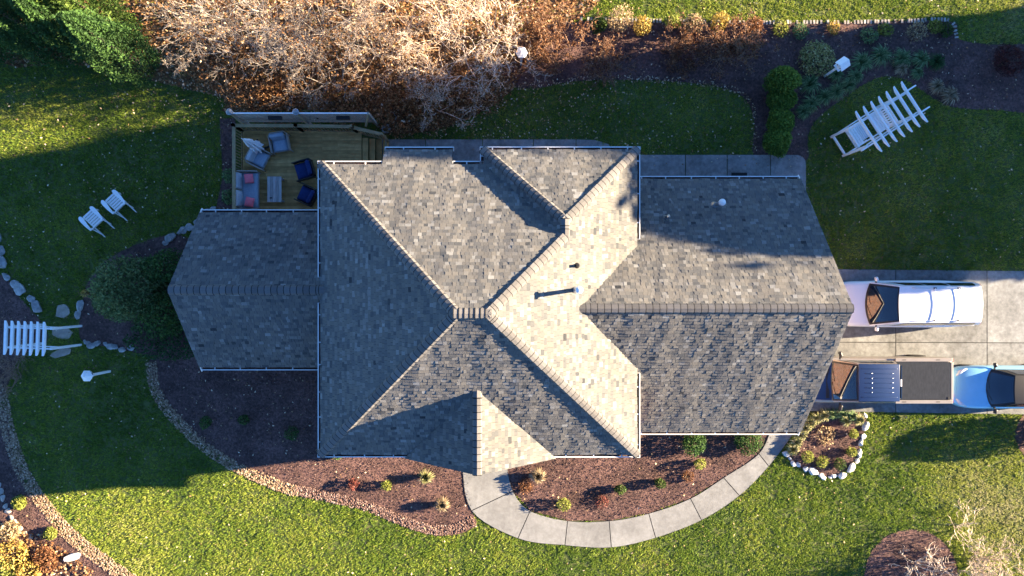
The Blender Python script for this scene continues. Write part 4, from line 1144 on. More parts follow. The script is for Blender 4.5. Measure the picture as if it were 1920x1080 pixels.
def birdhouse(label, base, h, kind, rz=0.0):
    t = thing('birdhouse', label, 'birdhouse', (base[0], base[1], 0), rz, 'white birdhouses on posts')
    m = MB(); m.box((0, 0, h / 2), (.1, .1, h)); m.build('post', 'whitewood', t, bevel=.006)
    if kind == 'hex':
        m = MB(); m.lathe([(.16, h), (.18, h + .03), (.18, h + .22)], 6); m.build('box', 'whitewood', t, fixn=True)
        m = MB(); m.lathe([(.26, h + .22), (.25, h + .245), (.03, h + .42), (.012, h + .5)], 6); m.build('roof', 'whitewood', t, fixn=True)
        for a in range(6):
            an = math.radians(60 * a + 30); m = MB(); m.box((0, 0, 0), (.02, .1, .12)); o = m.build('opening', 'blackplastic', t); o.location = (.155 * math.cos(an), .155 * math.sin(an), h + .12); o.rotation_euler = (0, 0, an)
    else:
        m = MB(); m.box((0, 0, h + .14), (.32, .28, .28)); m.build('box', 'whitewood', t, bevel=.005)
        m = MB(); m.box((0, 0, h - .01), (.4, .34, .03)); m.build('floor', 'whitewood', t)
        for s in (-1, 1):
            m = MB(); m.bar((0, 0, h + .42), (0, s * .23, h + .26), .46, .03, up=(0, 0, 1)); m.build('roof_panel', 'whitewood', t, fixn=True)
        for a in (-.1, .1):
            m = MB(); m.lathe([(.03, -.165), (.03, .165)], 10, (0, a, h + .18), 'x'); m.build('opening', 'blackplastic', t)
birdhouse('white hexagonal birdhouse on a post in the left lawn', P2(206, 696), 1.45, 'hex')
birdhouse('white gabled birdhouse on a post among the rear bed plants', P2(1546, 143), 1.45, 'gable', math.radians(35))
birdhouse('small white birdhouse on a post beside the russet thicket', P2(977, 121), 1.35, 'hex')

# ------------------------------------------------------------------ stones
def stone_row(name, label, pts, mat, size, step, seed, z=.0, jitter=.05, hgt=.6, cat='edging', smooth=5):
    """a row of separate stones along a pixel polyline"""
    r = random.Random(seed)
    c = smooth_loop(poly(pts), smooth, False); root = thing(name, label, cat)
    d = 0; nxt = 0; k = 0
    for i in range(len(c) - 1):
        a, b = Vector(c[i]), Vector(c[i + 1]); L = (b - a).length
        while nxt <= d + L:
            q = a + (b - a) * ((nxt - d) / L); s = r.uniform(*size)
            an = math.atan2(b.y - a.y, b.x - a.x)
            rock('stone', (s * r.uniform(1.0, 1.3), s * r.uniform(.75, 1.0), s * hgt), mat, seed * 100 + k, root, (q.x + r.uniform(-jitter, jitter), q.y + r.uniform(-jitter, jitter), z + s * hgt * .28), an + r.uniform(-.3, .3))
            nxt += s * step; k += 1
        d += L
    return root
stone_row('stone_edging', 'grey boulders curving along the left edge of the lawn', [(-6, 430), (4, 480), (8, 510), (32, 533), (52, 556), (70, 575), (78, 600)], 'stone', (.42, .72), .92, 1, jitter=.06, hgt=.5)
stone_row('stone_edging', 'short run of grey stones beside the stepping stones', [(153, 575), (146, 592), (150, 603)], 'stone', (.28, .5), .8, 2, hgt=.5)
stone_row('stone_edging', 'low grey stones edging the bed below the large shrub', [(160, 643), (175, 648), (195, 646), (215, 652), (235, 654), (250, 655)], 'stone', (.22, .42), .78, 3, jitter=.1, hgt=.5)
stone_row('stone_edging', 'grey stone edging by the corner of the left roof wing', [(314, 453), (330, 440), (350, 430), (372, 415), (405, 386)], 'stone', (.3, .5), .75, 4, jitter=.1, hgt=.5)
stone_row('stone_edging', 'white stones ringing the small bed by the driveway', [(1470, 851), (1480, 862), (1500, 873), (1520, 884), (1545, 895), (1570, 893), (1592, 880), (1607, 858), (1615, 834), (1618, 808), (1622, 790), (1621, 778)], 'whitestone', (.2, .46), .95, 5, jitter=.06, hgt=.5)
stone_row('stone_edging', 'pale squared stones curving through the lower left bed', [(-6, 895), (4, 925), (14, 955), (28, 978), (46, 998), (64, 1010)], 'brickedge', (.26, .36), 1.0, 6, jitter=.015, hgt=.45)
st = struct(thing('stepping_stones', 'three flat brown stepping stones under the white arbor', None))
for i, (px_, py_, w_, h_, a) in enumerate(((118, 583, .95, .68, .2), (118, 625, 1.15, .7, -.1), (117, 661, 1.15, .55, .1))):
    v = P(px_, py_); rock('stepping_stone', (w_, h_, .22), 'brownstone', 40 + i, st, (v.x, v.y, .03), a, flat=True)
v = P(138, 1043)
o = rock('white_stone', (.95, .34, .3), 'whitestone', 77, None, (v.x, v.y, .1), .25); tag(o, 'smooth white stone lying in the lower left bed', 'stone')
# brick edging on the top right, each brick a piece
be = thing('brick_edging', 'line of small pale bricks edging the rear bed', 'edging')
line = smooth_loop(poly([(1090, 36), (1250, 40), (1400, 43), (1500, 42), (1600, 42), (1700, 40), (1760, 37), (1784, 42), (1790, 58), (1793, 72)]), 4, False)
d = nxt = 0; bmesh_ = [MB().box((0, 0, 0), (.17, .085, .09), rnd=q).mesh('brick', 'brickedge') for q in (.2, .5, .8, 1)]
for i in range(len(line) - 1):
    a, b = Vector(line[i]), Vector(line[i + 1]); L = (b - a).length
    while nxt <= d + L:
        q = a + (b - a) * ((nxt - d) / L); o = link('brick', random.choice(bmesh_), be); o.location = (q.x, q.y, .025 + random.uniform(-.03, .02)); o.rotation_euler = (random.uniform(-.1, .1), 0, math.atan2(b.y - a.y, b.x - a.x) + math.pi / 2 + random.uniform(-.15, .15))
        nxt += random.choice((.14, .15, .17, .3))
    d += L

# ------------------------------------------------------------------ plants
def stems(rng, base, r, h, n=6, rad=.012):
    S = []
    for k in range(n):
        a = rng.uniform(0, 6.28); e = base + np.array([math.cos(a) * r * .7, math.sin(a) * r * .7, h * .7])
        m_ = (base + e) / 2 + rng.normal(size=3) * r * .1
        S.append((*base, *m_, rad, rad * .8)); S.append((*m_, *e, rad * .8, rad * .4))
    return S
SEED = [100]
def shrub(name, label, px_, py_, r, h, mat, n=500, leaf=.04, cat='shrub', group=None, shell=.55, lumps=9, stem='bark', zc=None, bias=None, aspect=.6, flat=0.0, gz=0.0):
    SEED[0] += 1; rng = np.random.default_rng(SEED[0])
    v = P(px_, py_, h * .5); t = thing(name, label, cat, (v.x, v.y, gz), 0, group)
    c = ellipsoid_pts(n, (0, 0, h * .52), (r, r * rng.uniform(.85, 1.1), h * .5), rng, shell, lumps)
    c = c[c[:, 2] > .02]
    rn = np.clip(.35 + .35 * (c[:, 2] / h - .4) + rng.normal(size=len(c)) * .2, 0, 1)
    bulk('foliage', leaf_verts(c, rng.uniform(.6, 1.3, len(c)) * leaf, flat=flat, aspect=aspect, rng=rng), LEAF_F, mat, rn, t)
    S = stems(rng, np.array([0, 0, 0.]), r, h)
    bulk('stem', seg_verts(S), SEG_F, stem, np.full(len(S), .3), t)
    return t
def tuft(name, label, px_, py_, r, h, mat, n=120, cat='ornamental grass', group=None, w=.012, gz=0.0):
    """arching strap leaves"""
    SEED[0] += 1; rng = np.random.default_rng(SEED[0])
    v = P(px_, py_, h * .4); t = thing(name, label, cat, (v.x, v.y, gz), 0, group)
    a = rng.uniform(0, 6.28, n); L = r * rng.uniform(.45, 1.1, n); hh = h * rng.uniform(.6, 1.1, n)
    dv = np.c_[np.cos(a), np.sin(a), np.zeros(n)]; sd = np.c_[-np.sin(a), np.cos(a), np.zeros(n)] * w
    b0 = dv * (r * .1); m_ = dv * (L * .5)[:, None] + np.c_[np.zeros((n, 2)), hh]; e = dv * L[:, None] + np.c_[np.zeros((n, 2)), hh * .45]
    bulk('blades', np.stack([b0 - sd * .7, b0 + sd * .7, m_ + sd, m_ - sd, e], 1)[:, [0, 1, 2, 3, 4]], [(0, 1, 2), (0, 2, 3), (3, 2, 4)], mat, rng.random(n), t)
    c = np.c_[rng.normal(size=(14, 2)) * r * .12, np.full(14, h * .15)]
    bulk('crown', leaf_verts(c, np.full(14, r * .12), .3, rng=rng), LEAF_F, mat, rng.random(14) * .4, t)
    return t
def bare_tree(name, label, base, h, R, mat, nst=5, depth=4, cat='bare tree', group=None, kids=(3, 4), rmin=.008, r0=.05, lean=(0, 0), spread=.75, leaves=None, nleaf=0, up=.15, shrink=.64):
    SEED[0] += 1; rng = np.random.default_rng(SEED[0])
    t = thing(name, label, cat, (base[0], base[1], 0), 0, group)
    S = []
    for k in range(nst):
        a = 6.28 * (k + rng.random() * .6) / nst; d = (math.cos(a) * R / h + lean[0], math.sin(a) * R / h + lean[1], 1.0)
        grow(rng, (0.06 * math.cos(a), 0.06 * math.sin(a), -.05), d, h * .46, r0 * rng.uniform(.7, 1.2), depth, S, kids, spread, up, shrink, rmin)
    S = np.array(S); S = S[(S[:, 2] > -.1) & (S[:, 5] > .02)]
    thick = S[:, 6] > r0 * .42
    rn = np.clip(rng.random(len(S)) * .8 + rng.uniform(-.15, .3), 0, 1)
    bulk('trunk', seg_verts(S[thick]), SEG_F, mat, rn[thick] * .7 + .15, t)
    bulk('crown', seg_verts(S[~thick]), SEG_F, mat, rn[~thick], t)
    if leaves and nleaf:
        tips = S[~thick][:, 3:6]; c = tips[rng.integers(0, len(tips), nleaf)] + rng.normal(size=(nleaf, 3)) * .05
        bulk('leaves', leaf_verts(c, rng.uniform(.03, .06, nleaf), rng=rng), LEAF_F, leaves, rng.random(nleaf), t)
    return t

# dense evergreens, top left
def conifer(label, base, h, r, mat, n=15000, leaf=.065, group='evergreen trees at the upper left', name='evergreen_tree', fat=.6, lump=14):
    SEED[0] += 1; rng = np.random.default_rng(SEED[0])
    t = thing(name, label, 'evergreen tree', (base[0], base[1], 0), 0, group)
    u = rng.random(n) ** .8                      # 0 bottom .. 1 tip
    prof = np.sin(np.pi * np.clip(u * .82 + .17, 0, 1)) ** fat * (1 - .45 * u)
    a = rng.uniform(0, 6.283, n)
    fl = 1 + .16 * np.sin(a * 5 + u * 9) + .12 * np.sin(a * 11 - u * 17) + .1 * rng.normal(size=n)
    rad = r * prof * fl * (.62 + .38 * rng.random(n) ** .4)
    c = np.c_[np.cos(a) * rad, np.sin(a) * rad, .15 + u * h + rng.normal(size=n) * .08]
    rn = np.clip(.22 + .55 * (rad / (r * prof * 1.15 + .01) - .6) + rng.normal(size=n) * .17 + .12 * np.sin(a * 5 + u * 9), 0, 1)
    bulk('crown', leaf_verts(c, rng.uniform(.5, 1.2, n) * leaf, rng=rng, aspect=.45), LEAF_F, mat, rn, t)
    m = MB(); m.tube([(0, 0, -.05), (0, 0, h * .5), (0, 0, h * .92)], [.13, .08, .02], 7); m.build('trunk', 'bark', t)
    return t
for lab, px_, py_, h, r, mt in (('tall dark evergreen nearest the bare thicket, reaching furthest down the lawn', 268, 122, 5.4, 1.25, 'evergreen'),
                              ('bright green evergreen at the top edge beside the thicket', 232, 62, 6.2, 1.2, 'evergreenlight'),
                              ('dark evergreen second from the thicket', 196, 92, 5.6, 1.1, 'evergreen'),
                              ('broad dark evergreen third from the thicket', 128, 92, 6.0, 1.3, 'evergreen'),
                              ('dark evergreen near the left edge behind the others', 66, 68, 6.2, 1.2, 'evergreen'),
                              ('shaded evergreen cut by the left edge of the picture', 12, 84, 5.6, 1.2, 'evergreen')):
    conifer(lab, P2(px_, py_), h, r, mt)
# rounded clipped evergreens of the rear bed
for lab, px_, py_, h, r in (('tall clipped evergreen at the top of the row by the grey walk', 1470, 152, 2.0, .7), ('round clipped evergreen second from the top of the row', 1463, 188, 1.2, .62),
                          ('clipped evergreen third from the top of the row', 1461, 226, 1.4, .68), ('clipped evergreen at the bottom of the row, touching the grey walk', 1460, 265, 1.4, .7)):
    shrub('clipped_evergreen', lab, px_, py_, r, h, 'arbor', 5200, .05, group='clipped evergreens in the rear bed', shell=.72, lumps=26)
# bare thicket
TH = [(-12.2, 10.6, 4.6, 1.6), (-11.2, 12.4, 5.4, 2.0), (-9.9, 9.9, 3.8, 1.5), (-8.4, 11.4, 5.2, 2.0), (-7.6, 9.3, 3.6, 1.5), (-5.9, 10.4, 4.6, 1.9), (-5.2, 12.5, 5.4, 2.1), (-3.5, 9.4, 4.3, 1.8), (-2.9, 11.5, 5.0, 2.1), (-3.5, 8.1, 3.4, 1.5), (-1.5, 9.2, 3.7, 1.5), (-.9, 11.2, 4.4, 1.8), (-13.8, 12.6, 5.2, 1.7)]
TL = ['bare pale twigged tree against the evergreens, lowest on that side', 'bare twiggy tree at the top edge left of the thicket centre', 'bare grey tree leaning over the lawn left of the deck', 'spreading bare tree high behind the deck', 'small bare tree directly behind the lattice screen',
      'wide bare tree in the middle of the thicket', 'tall bare tree cut by the top edge above the thicket middle', 'bright sunlit bare tree right of the thicket middle', 'bare tree near the top edge right of the thicket middle', 'low bare tree hanging over the strip behind the house',
      'rightmost low bare tree beside the small white birdhouse', 'rightmost bare tree at the top edge beside the russet shrub', 'bare tree at the top edge among the evergreens']
for (x, y, h, r), lab in zip(TH, TL):
    bare_tree('bare_tree', lab, (x, y), h, r, 'greytwig' if x < -7 else 'twig', nst=7 if y > 9.5 else 4, depth=5, group='bare trees behind the deck', r0=.036, rmin=.0042, kids=(2, 4), spread=.6, shrink=.6, leaves='deadleaf', nleaf=600)
# russet understorey under the thicket
UL = ['russet leafy undergrowth left of the lattice screen', 'russet leafy undergrowth behind the first lattice panel', 'russet leafy undergrowth behind the second lattice panel', 'orange brown undergrowth right of the deck steps', 'orange brown undergrowth behind the house strip', 'coppery undergrowth deep in the thicket', 'coppery undergrowth under the sunlit bare trees', 'rusty undergrowth at the right foot of the thicket', 'coppery undergrowth under the left bare trees']
for lab, (px_, py_, r, h) in zip(UL, ((470, 160, 1.3, .8), (520, 190, 1.2, .7), (640, 195, 1.5, .8), (745, 215, 1.3, .9), (820, 190, 1.5, 1.0), (600, 110, 2.2, 1.1), (760, 120, 2.2, 1.3), (900, 150, 1.6, 1.1), (400, 110, 1.8, .9))):
    shrub('undergrowth', lab, px_, py_, r, h, 'deadleaf', 1500, .06, 'undergrowth', 'russet undergrowth', shell=.3, stem='brownttwig')
bare_tree('russet_shrub', 'large russet leaved shrub at the top edge right of the thicket', P2(1035, 58, 1.2), 2.6, 1.5, 'brownttwig', 7, 3, 'shrub', leaves='rust', nleaf=2600)
bare_tree('russet_shrub', 'lower russet shrub in front of the large one beside the birdhouse', P2(1000, 85, .8), 1.9, 1.3, 'brownttwig', 7, 3, 'shrub', leaves='rust', nleaf=1800)
bare_tree('twiggy_shrub', 'brown twiggy rounded shrub in the shaded rear bed', P2(1128, 110, .8), 1.7, 1.5, 'brownttwig', 9, 4, 'shrub', rmin=.007, r0=.025, leaves='rust', nleaf=1200, kids=(3, 3))
bare_tree('twiggy_shrub', 'large brown rounded shrub left of the dark evergreens', P2(1385, 88, .9), 1.9, 1.5, 'brownttwig', 10, 4, 'shrub', rmin=.007, r0=.025, leaves='rust', nleaf=2600, kids=(3, 3))
bare_tree('twiggy_shrub', 'brown rounded shrub touching the larger one on its left', P2(1290, 92, .9), 1.8, 1.6, 'brownttwig', 10, 4, 'shrub', rmin=.007, r0=.025, leaves='rust', nleaf=2200, kids=(3, 3))
shrub('maroon_shrub', 'dark maroon shrub at the right edge of the rear bed', 1893, 112, .72, .9, 'maroon', 1300, .05)
for lab, px_, py_, r, h, mt in (('small green shrub on the upper line beside the straw plume', 1122, 46, .42, .7, 'boxwood'), ('straw coloured plume shrub on the upper line', 1163, 36, .6, 1.1, 'straw'), ('flowering yellow and red shrub on the upper line', 1204, 50, .42, 1.0, 'goldleaf'),
                              ('yellow green shrub on the upper line left of the grey twigs', 1262, 42, .4, .7, 'limeleaf'), ('pale twiggy shrub on the upper line', 1300, 45, .5, .8, 'straw'), ('golden shrub on the upper line above the large brown shrub', 1350, 42, .45, .9, 'goldleaf'),
                              ('coppery shrub on the upper line at the start of the bricks', 1415, 48, .4, .8, 'rust')):
    shrub('border_shrub', lab, px_, py_, r, h, mt, 700, .05, group='shrubs on the upper bed line')
for k, (px_, py_) in enumerate(((1465, 52), (1500, 58), (1562, 52), (1630, 66), (1660, 55), (1720, 58), (1755, 50), (1775, 56))):
    shrub('low_plant', ['yellow green low plant first along the brick line', 'low leafy plant second along the brick line', 'yellow low plant third along the brick line', 'low green plant fourth along the brick line', 'leafy low plant fifth along the brick line', 'pale twiggy low plant sixth along the brick line', 'yellow green low plant near the end of the brick line', 'dark green low plant at the corner of the brick line'][k],
          px_, py_, (.42, .35, .32, .45, .4, .5, .38, .35)[k], .4, ('limeleaf', 'liriope', 'goldleaf', 'liriope', 'limeleaf', 'straw', 'limeleaf', 'boxwood')[k], 350, .045, group='low plants along the bricks')
shrub('variegated_shrub', 'wide pale green shrub left of the gabled birdhouse', 1532, 108, .85, .8, 'variegated', 1500, .05)
for k, (px_, py_, r, mt) in enumerate(((1615, 118, .6, 'liriope'), (1650, 105, .6, 'liriope'), (1690, 110, .55, 'liriope'), (1725, 112, .5, 'liriope'), (1755, 117, .48, 'ivy'), (1518, 158, .6, 'liriope'), (1520, 195, .5, 'liriope'), (1545, 182, .45, 'liriope'), (1568, 172, .48, 'liriope'), (1590, 160, .45, 'liriope'), (1566, 140, .42, 'liriope'), (1602, 143, .42, 'liriope'), (1505, 210, .4, 'liriope'), (1688, 130, .35, 'straw'), (1718, 138, .35, 'liriope'), (1755, 163, .42, 'straw'), (1780, 180, .5, 'straw'))):
    tuft('grass_clump', ['strap leaved clump just right of the gabled birdhouse', 'second strap leaved clump right of the gabled birdhouse', 'third strap leaved clump right of the gabled birdhouse', 'fourth strap leaved clump right of the gabled birdhouse', 'dark green clump at the right end of the strap leaved row',
         'large spiky clump beside the uppermost clipped evergreen', 'spiky clump beside the middle clipped evergreen', 'spiky clump nearest the bed edge left of the pergola', 'spiky clump second along the bed edge', 'spiky clump third along the bed edge', 'spiky clump at the foot of the gabled birdhouse', 'spiky clump right of the birdhouse post',
         'low spiky clump above the large clipped evergreen', 'pale thin clump above the pergola', 'thin green clump above the pergola end', 'straw coloured clump right of the pergola', 'larger straw coloured clump right of the pergola, lower of two'][k], px_, py_, r, .42, mt, 170, group='strap leaved clumps in the rear bed', w=.016)
# left side
t = shrub('round_tree', 'broad olive brown round shrub in front of the left roof wing', 238, 545, 1.95, 2.8, 'olive', 7000, .065, 'shrub', shell=.2, lumps=30)
shrub('dark_shrub', 'dark loose shrub between the olive shrub and the roof wing, upper of two', 312, 505, 1.15, 2.2, 'evergreen', 2400, .06, shell=.3, lumps=12)
shrub('dark_shrub', 'dark loose shrub between the olive shrub and the roof wing, lower of two', 312, 582, 1.1, 2.0, 'evergreen', 2200, .06, shell=.3, lumps=12)
bare_tree('inner_branches', 'thin bare branches spreading inside the olive shrub', P2(245, 545, .4), 2.4, 1.5, 'brownttwig', 7, 3, 'branches', r0=.03)
q = scatter(smooth_loop(poly([(250, 625), (262, 600), (320, 580), (350, 600), (362, 640), (372, 668), (320, 674), (275, 668), (240, 640)]), 4), 260)
c = np.c_[q, .1 + .35 * vnoise(q, 2.0, 31) + RNG.random(len(q)) * .12]
tag(bulk('ivy_cover', leaf_verts(c, RNG.uniform(.04, .08, len(q)), flat=.4), LEAF_F, 'ivy', np.clip(.35 + RNG.normal(size=len(q)) * .25, 0, 1)), 'dense dark green ground cover beside the left roof wing', 'ground cover', kind='stuff')
shrub('gold_sprig', 'small golden sprig glowing at the left side of the olive shrub', 161, 550, .2, .5, 'goldleaf', 160, .04, 'plant')
bare_tree('bare_shrub', 'bare reddish shrub below the white arbor at the left edge', P2(12, 700, .6), 1.6, 1.4, 'brownttwig', 8, 4, 'shrub', rmin=.007, r0=.03, kids=(3, 3))
bare_tree('vine', 'thin bare vine twining over the far end of the white arbor', (-21.5, -2.1), 2.6, .7, 'brownttwig', 3, 3, 'vine', rmin=.006, r0=.02)
for k, (px_, py_) in enumerate(((432, 330), (428, 370))):
    shrub('deck_shrub', ('grey green shrub against the deck railing, upper of two', 'grey green shrub against the deck railing, by the low roof corner')[k], px_, py_, .35, .6, 'liriope', 350, .05, group='shrubs beside the deck')
# front bed plants
for lab, px_, py_, r, h, mt, n in (('small dark round shrub leftmost in the shaded front bed', 385, 793, .32, .45, 'evergreen', 350), ('small dark round shrub second from the left in the shaded front bed', 457, 787, .28, .4, 'evergreen', 300), ('small dark round shrub third from the left in the shaded front bed', 547, 813, .34, .45, 'evergreen', 350),
        ('dark shrub half hidden below the front gutter', 630, 852, .3, .45, 'evergreen', 300), ('small coral red shrub in the front bed', 662, 908, .3, .45, 'redleaf', 260), ('small bright green shrub next to the coral one', 725, 910, .26, .45, 'limeleaf', 260),
        ('small yellow green shrub in the walkway island', 1057, 946, .36, .6, 'limeleaf', 420), ('small round dark green shrub in the middle of the island bed', 1163, 918, .28, .5, 'boxwood', 420), ('round dark green shrub second from the middle of the island bed', 1238, 906, .28, .5, 'boxwood', 420), ('yellow green shrub in front of the dark bush by the garage', 1312, 870, .3, .55, 'limeleaf', 380),
        ('wide dark bush under the garage eave', 1300, 828, .62, .7, 'evergreen', 1700), ('clipped dark hedge beside the walkway end', 1402, 826, .66, .75, 'evergreen', 2200), ('reddish low plant in the island bed by the entry', 985, 912, .4, .35, 'rust', 350), ('red low plant in the middle of the island bed', 1128, 940, .32, .3, 'redleaf', 200), ('red low plant at the right of the island bed', 1290, 893, .32, .3, 'rust', 220)):
    shrub('garden_shrub', lab, px_, py_, r, h, mt, n, .04, group='small plants in the front beds')
tuft('grass_clump', 'bright yellow green grass clump near the front gable', 798, 893, .42, .5, 'variegated', 160, group='grass clumps in the front beds')
tuft('grass_clump', 'round straw coloured grass clump beside the walkway', 829, 945, .4, .5, 'straw', 220, group='grass clumps in the front beds')
tuft('grass_clump', 'pale straw grass clump in the island bed by the entry', 1008, 892, .42, .5, 'straw', 220, group='grass clumps in the front beds')
for k, (px_, py_) in enumerate(((1514, 856), (1542, 866), (1575, 870), (1597, 847), (1600, 814))):
    shrub('dwarf_shrub', ['yellow green dwarf shrub at the left in the stone ringed bed', 'yellow green dwarf shrub second from the left in the stone ringed bed', 'yellow green dwarf shrub third from the left in the stone ringed bed', 'yellow green dwarf shrub fourth along the white stones', 'small dwarf shrub nearest the driveway in the stone ringed bed'][k], px_, py_, (.3, .3, .28, .28, .22)[k], .42, 'limeleaf' if k != 2 else 'boxwood', 420, .035, group='dwarf shrubs in the stone ring')
for k, (px_, py_) in enumerate(((1486, 842), (1492, 828), (1500, 814), (1508, 802), (1518, 792), (1530, 783), (1545, 778), (1560, 776), (1578, 777), (1596, 780), (1585, 788), (1608, 786))):
    tuft('edging_clump', 'variegated edging clump, %s counting from the walkway' % ['first', 'second', 'third', 'fourth', 'fifth', 'sixth', 'seventh', 'eighth', 'ninth', 'tenth', 'eleventh', 'twelfth'][k], px_, py_, .34, .3, 'variegated' if k < 7 or k > 9 else 'liriope', 130, group='edging clumps in the stone ringed bed', w=.018)
shrub('straw_mound', 'dry straw mound inside the stone ringed bed', 1550, 815, .5, .25, 'straw', 220, .05, 'plant')
# bare shrubs, bottom right
bare_tree('bare_tree', 'bare pale shrub growing from the round bed', P2(1730, 1068, .6), 1.9, 1.6, 'twig', 9, 4, 'bare tree', group='bare trees at the lower right', rmin=.009, r0=.03, kids=(2, 3))
bare_tree('bare_tree', 'bare pale tree at the lower right corner', P2(1850, 1065, .8), 2.3, 1.8, 'twig', 9, 4, 'bare tree', group='bare trees at the lower right', rmin=.009, r0=.035, kids=(3, 3))
bare_tree('bare_tree', 'thin bare sapling over the dry grass above the corner tree', P2(1810, 1000, .6), 1.7, 1.2, 'twig', 6, 3, 'bare tree', group='bare trees at the lower right', rmin=.008, r0=.02, kids=(2, 3))
# lower left corner
for k, (px_, py_, r, h, mt) in enumerate(((36, 942, .32, .4, 'limeleaf'), (18, 995, .55, .6, 'straw'), (95, 1000, .3, .35, 'limeleaf'), (25, 1040, .75, .8, 'goldleaf'), (85, 1050, .6, .6, 'rust'), (55, 1072, .6, .7, 'goldleaf'), (8, 1075, .6, .8, 'limeleaf'))):
    shrub('border_plant', ['bright green small plant above the pale squared stones', 'pale straw mound at the left edge below the squared stones', 'small green sprout beside the pebble band', 'golden leafy mound near the lower left corner', 'coppery leafy mound beside the white stone', 'golden mound at the bottom edge', 'yellow green mound in the lower left corner'][k], px_, py_, r, h, mt, 700, .055, group='plants in the lower left bed')
leaves_on(poly([(0, 990), (80, 1000), (190, 1080), (0, 1080)]), 120, (.04, .08), 'deadleaf', 'scattered_leaves', 'orange fallen leaves in the lower left corner')
# shrub just outside the right edge whose shadow crosses the lawn, and the tall row that shades the rear garden
shrub('maple_shrub', 'dark rounded shrub in the bed at the right edge', 1985, 812, 1.0, 2.0, 'olive', 2200, .08)
for k, (y, h, r) in enumerate(((4.4, 10.5, 1.5), (6.2, 14.0, 1.6), (8.0, 14.6, 1.7), (9.8, 15.1, 1.7), (11.6, 16.9, 1.6), (13.3, 17.8, 1.5))):
    SEED[0] += 1; rng = np.random.default_rng(SEED[0])
    t = thing('tall_tree', 'tall dense tree, %s in the row beyond the driveway' % ['first', 'second', 'third', 'fourth', 'fifth', 'sixth'][k], 'tree', (38.5 + (k % 2) * 1.2, y, 0), 0, 'tall trees beyond the driveway')
    n = 12000; dv = unit(rng.normal(size=(n, 3))); rad = .55 + .45 * rng.random(n) ** .5
    c = np.sign(dv) * np.abs(dv) ** .75 * rad[:, None] * np.array([r, r, h * .47]) * (1 + .08 * rng.normal(size=(n, 1))) + np.array([0, 0, h * .53])
    bulk('crown', leaf_verts(c, rng.uniform(.2, .42, n), rng=rng), LEAF_F, 'evergreen', rng.random(n), t)
    m = MB(); m.tube([(0, 0, -.1), (0, 0, h * .5), (0, 0, h * .9)], [.3, .2, .05], 8); m.build('trunk', 'bark', t)

# ------------------------------------------------------------------ vehicles
def catmull(xs, ys, x):
    return float(np.interp(x, xs, ys))
def smoothstep_interp(xs, ys, x):
    i = int(np.clip(np.searchsorted(xs, x) - 1, 0, len(xs) - 2)); t = (x - xs[i]) / (xs[i + 1] - xs[i]); t = min(max(t, 0), 1)
    m0 = (ys[i + 1] - ys[max(i - 1, 0)]) / (xs[i + 1] - xs[max(i - 1, 0)]); m1 = (ys[min(i + 2, len(xs) - 1)] - ys[i]) / (xs[min(i + 2, len(xs) - 1)] - xs[i]); h = xs[i + 1] - xs[i]
    return (2 * t ** 3 - 3 * t * t + 1) * ys[i] + (t ** 3 - 2 * t * t + t) * h * m0 + (-2 * t ** 3 + 3 * t * t) * ys[i + 1] + (t ** 3 - t * t) * h * m1
def body_fn(st, zlo):
    X = [s[0] for s in st]; Wd = [s[1] for s in st]; T = [s[2] for s in st]
    def f(x, v):
        """v -1..1 round the section from one sill over the top to the other"""
        w = smoothstep_interp(X, Wd, x); z = smoothstep_interp(X, T, x); a = abs(v); s = 1 if v >= 0 else -1
        prof = [(0, 0, z + .035), (.35, .42 * w, z + .028), (.6, .78 * w, z), (.7, .91 * w, z - .04), (.78, .975 * w, z - .13), (.88, w, z - (z - zlo) * .5), (.95, .985 * w, zlo + .12), (1.0, .9 * w, zlo)]
        ts = [p[0] for p in prof]
        return (x, s * float(np.interp(a, ts, [p[1] for p in prof])), float(np.interp(a, ts, [p[2] for p in prof])))
    return f, X[0], X[-1]
VV = [0, .18, .35, .48, .6, .65, .7, .74, .78, .83, .88, .95, 1.0]
VV = [-v for v in VV[::-1]] + VV[1:]
def loft(f, x0, x1, n, vv=VV, dz=0.0):
    m = MB(); xs_ = [x0 + (x1 - x0) * (.5 - .5 * math.cos(math.pi * i / n)) for i in range(n + 1)]
    vs = [f(x, v) for x in xs_ for v in vv]; k = len(vv)
    vs = [(a, b, c + dz) for a, b, c in vs]
    fs = [(i * k + j, (i + 1) * k + j, (i + 1) * k + j + 1, i * k + j + 1) for i in range(n) for j in range(k - 1)]
    fs += [tuple(range(k)), tuple(n * k + j for j in range(k - 1, -1, -1))] if dz == 0 else []
    if dz == 0: fs += [(i * k, i * k + k - 1, (i + 1) * k + k - 1, (i + 1) * k) for i in range(n)]
    m.add(vs, fs); return m
def wheel(parent, x, y, r=.36, w=.24):
    s = 1 if y > 0 else -1
    t = bpy.data.objects.new('wheel', None); C.objects.link(t); t.parent = parent; t.location = (x, y, r)
    m = MB(); m.lathe([(r * .62, -w / 2), (r * .95, -w / 2), (r, -w * .35), (r, w * .35), (r * .95, w / 2), (r * .62, w / 2)], 22, (0, 0, 0), 'y'); m.build('tyre', 'rubber', t, smooth=True, fixn=True)
    m = MB(); m.lathe([(r * .61, -w * .4), (r * .61, w * .44), (r * .5, w * .3), (.05, w * .36)], 18, (0, 0, 0), 'y'); m.build('rim', 'chrome', t, fixn=True)
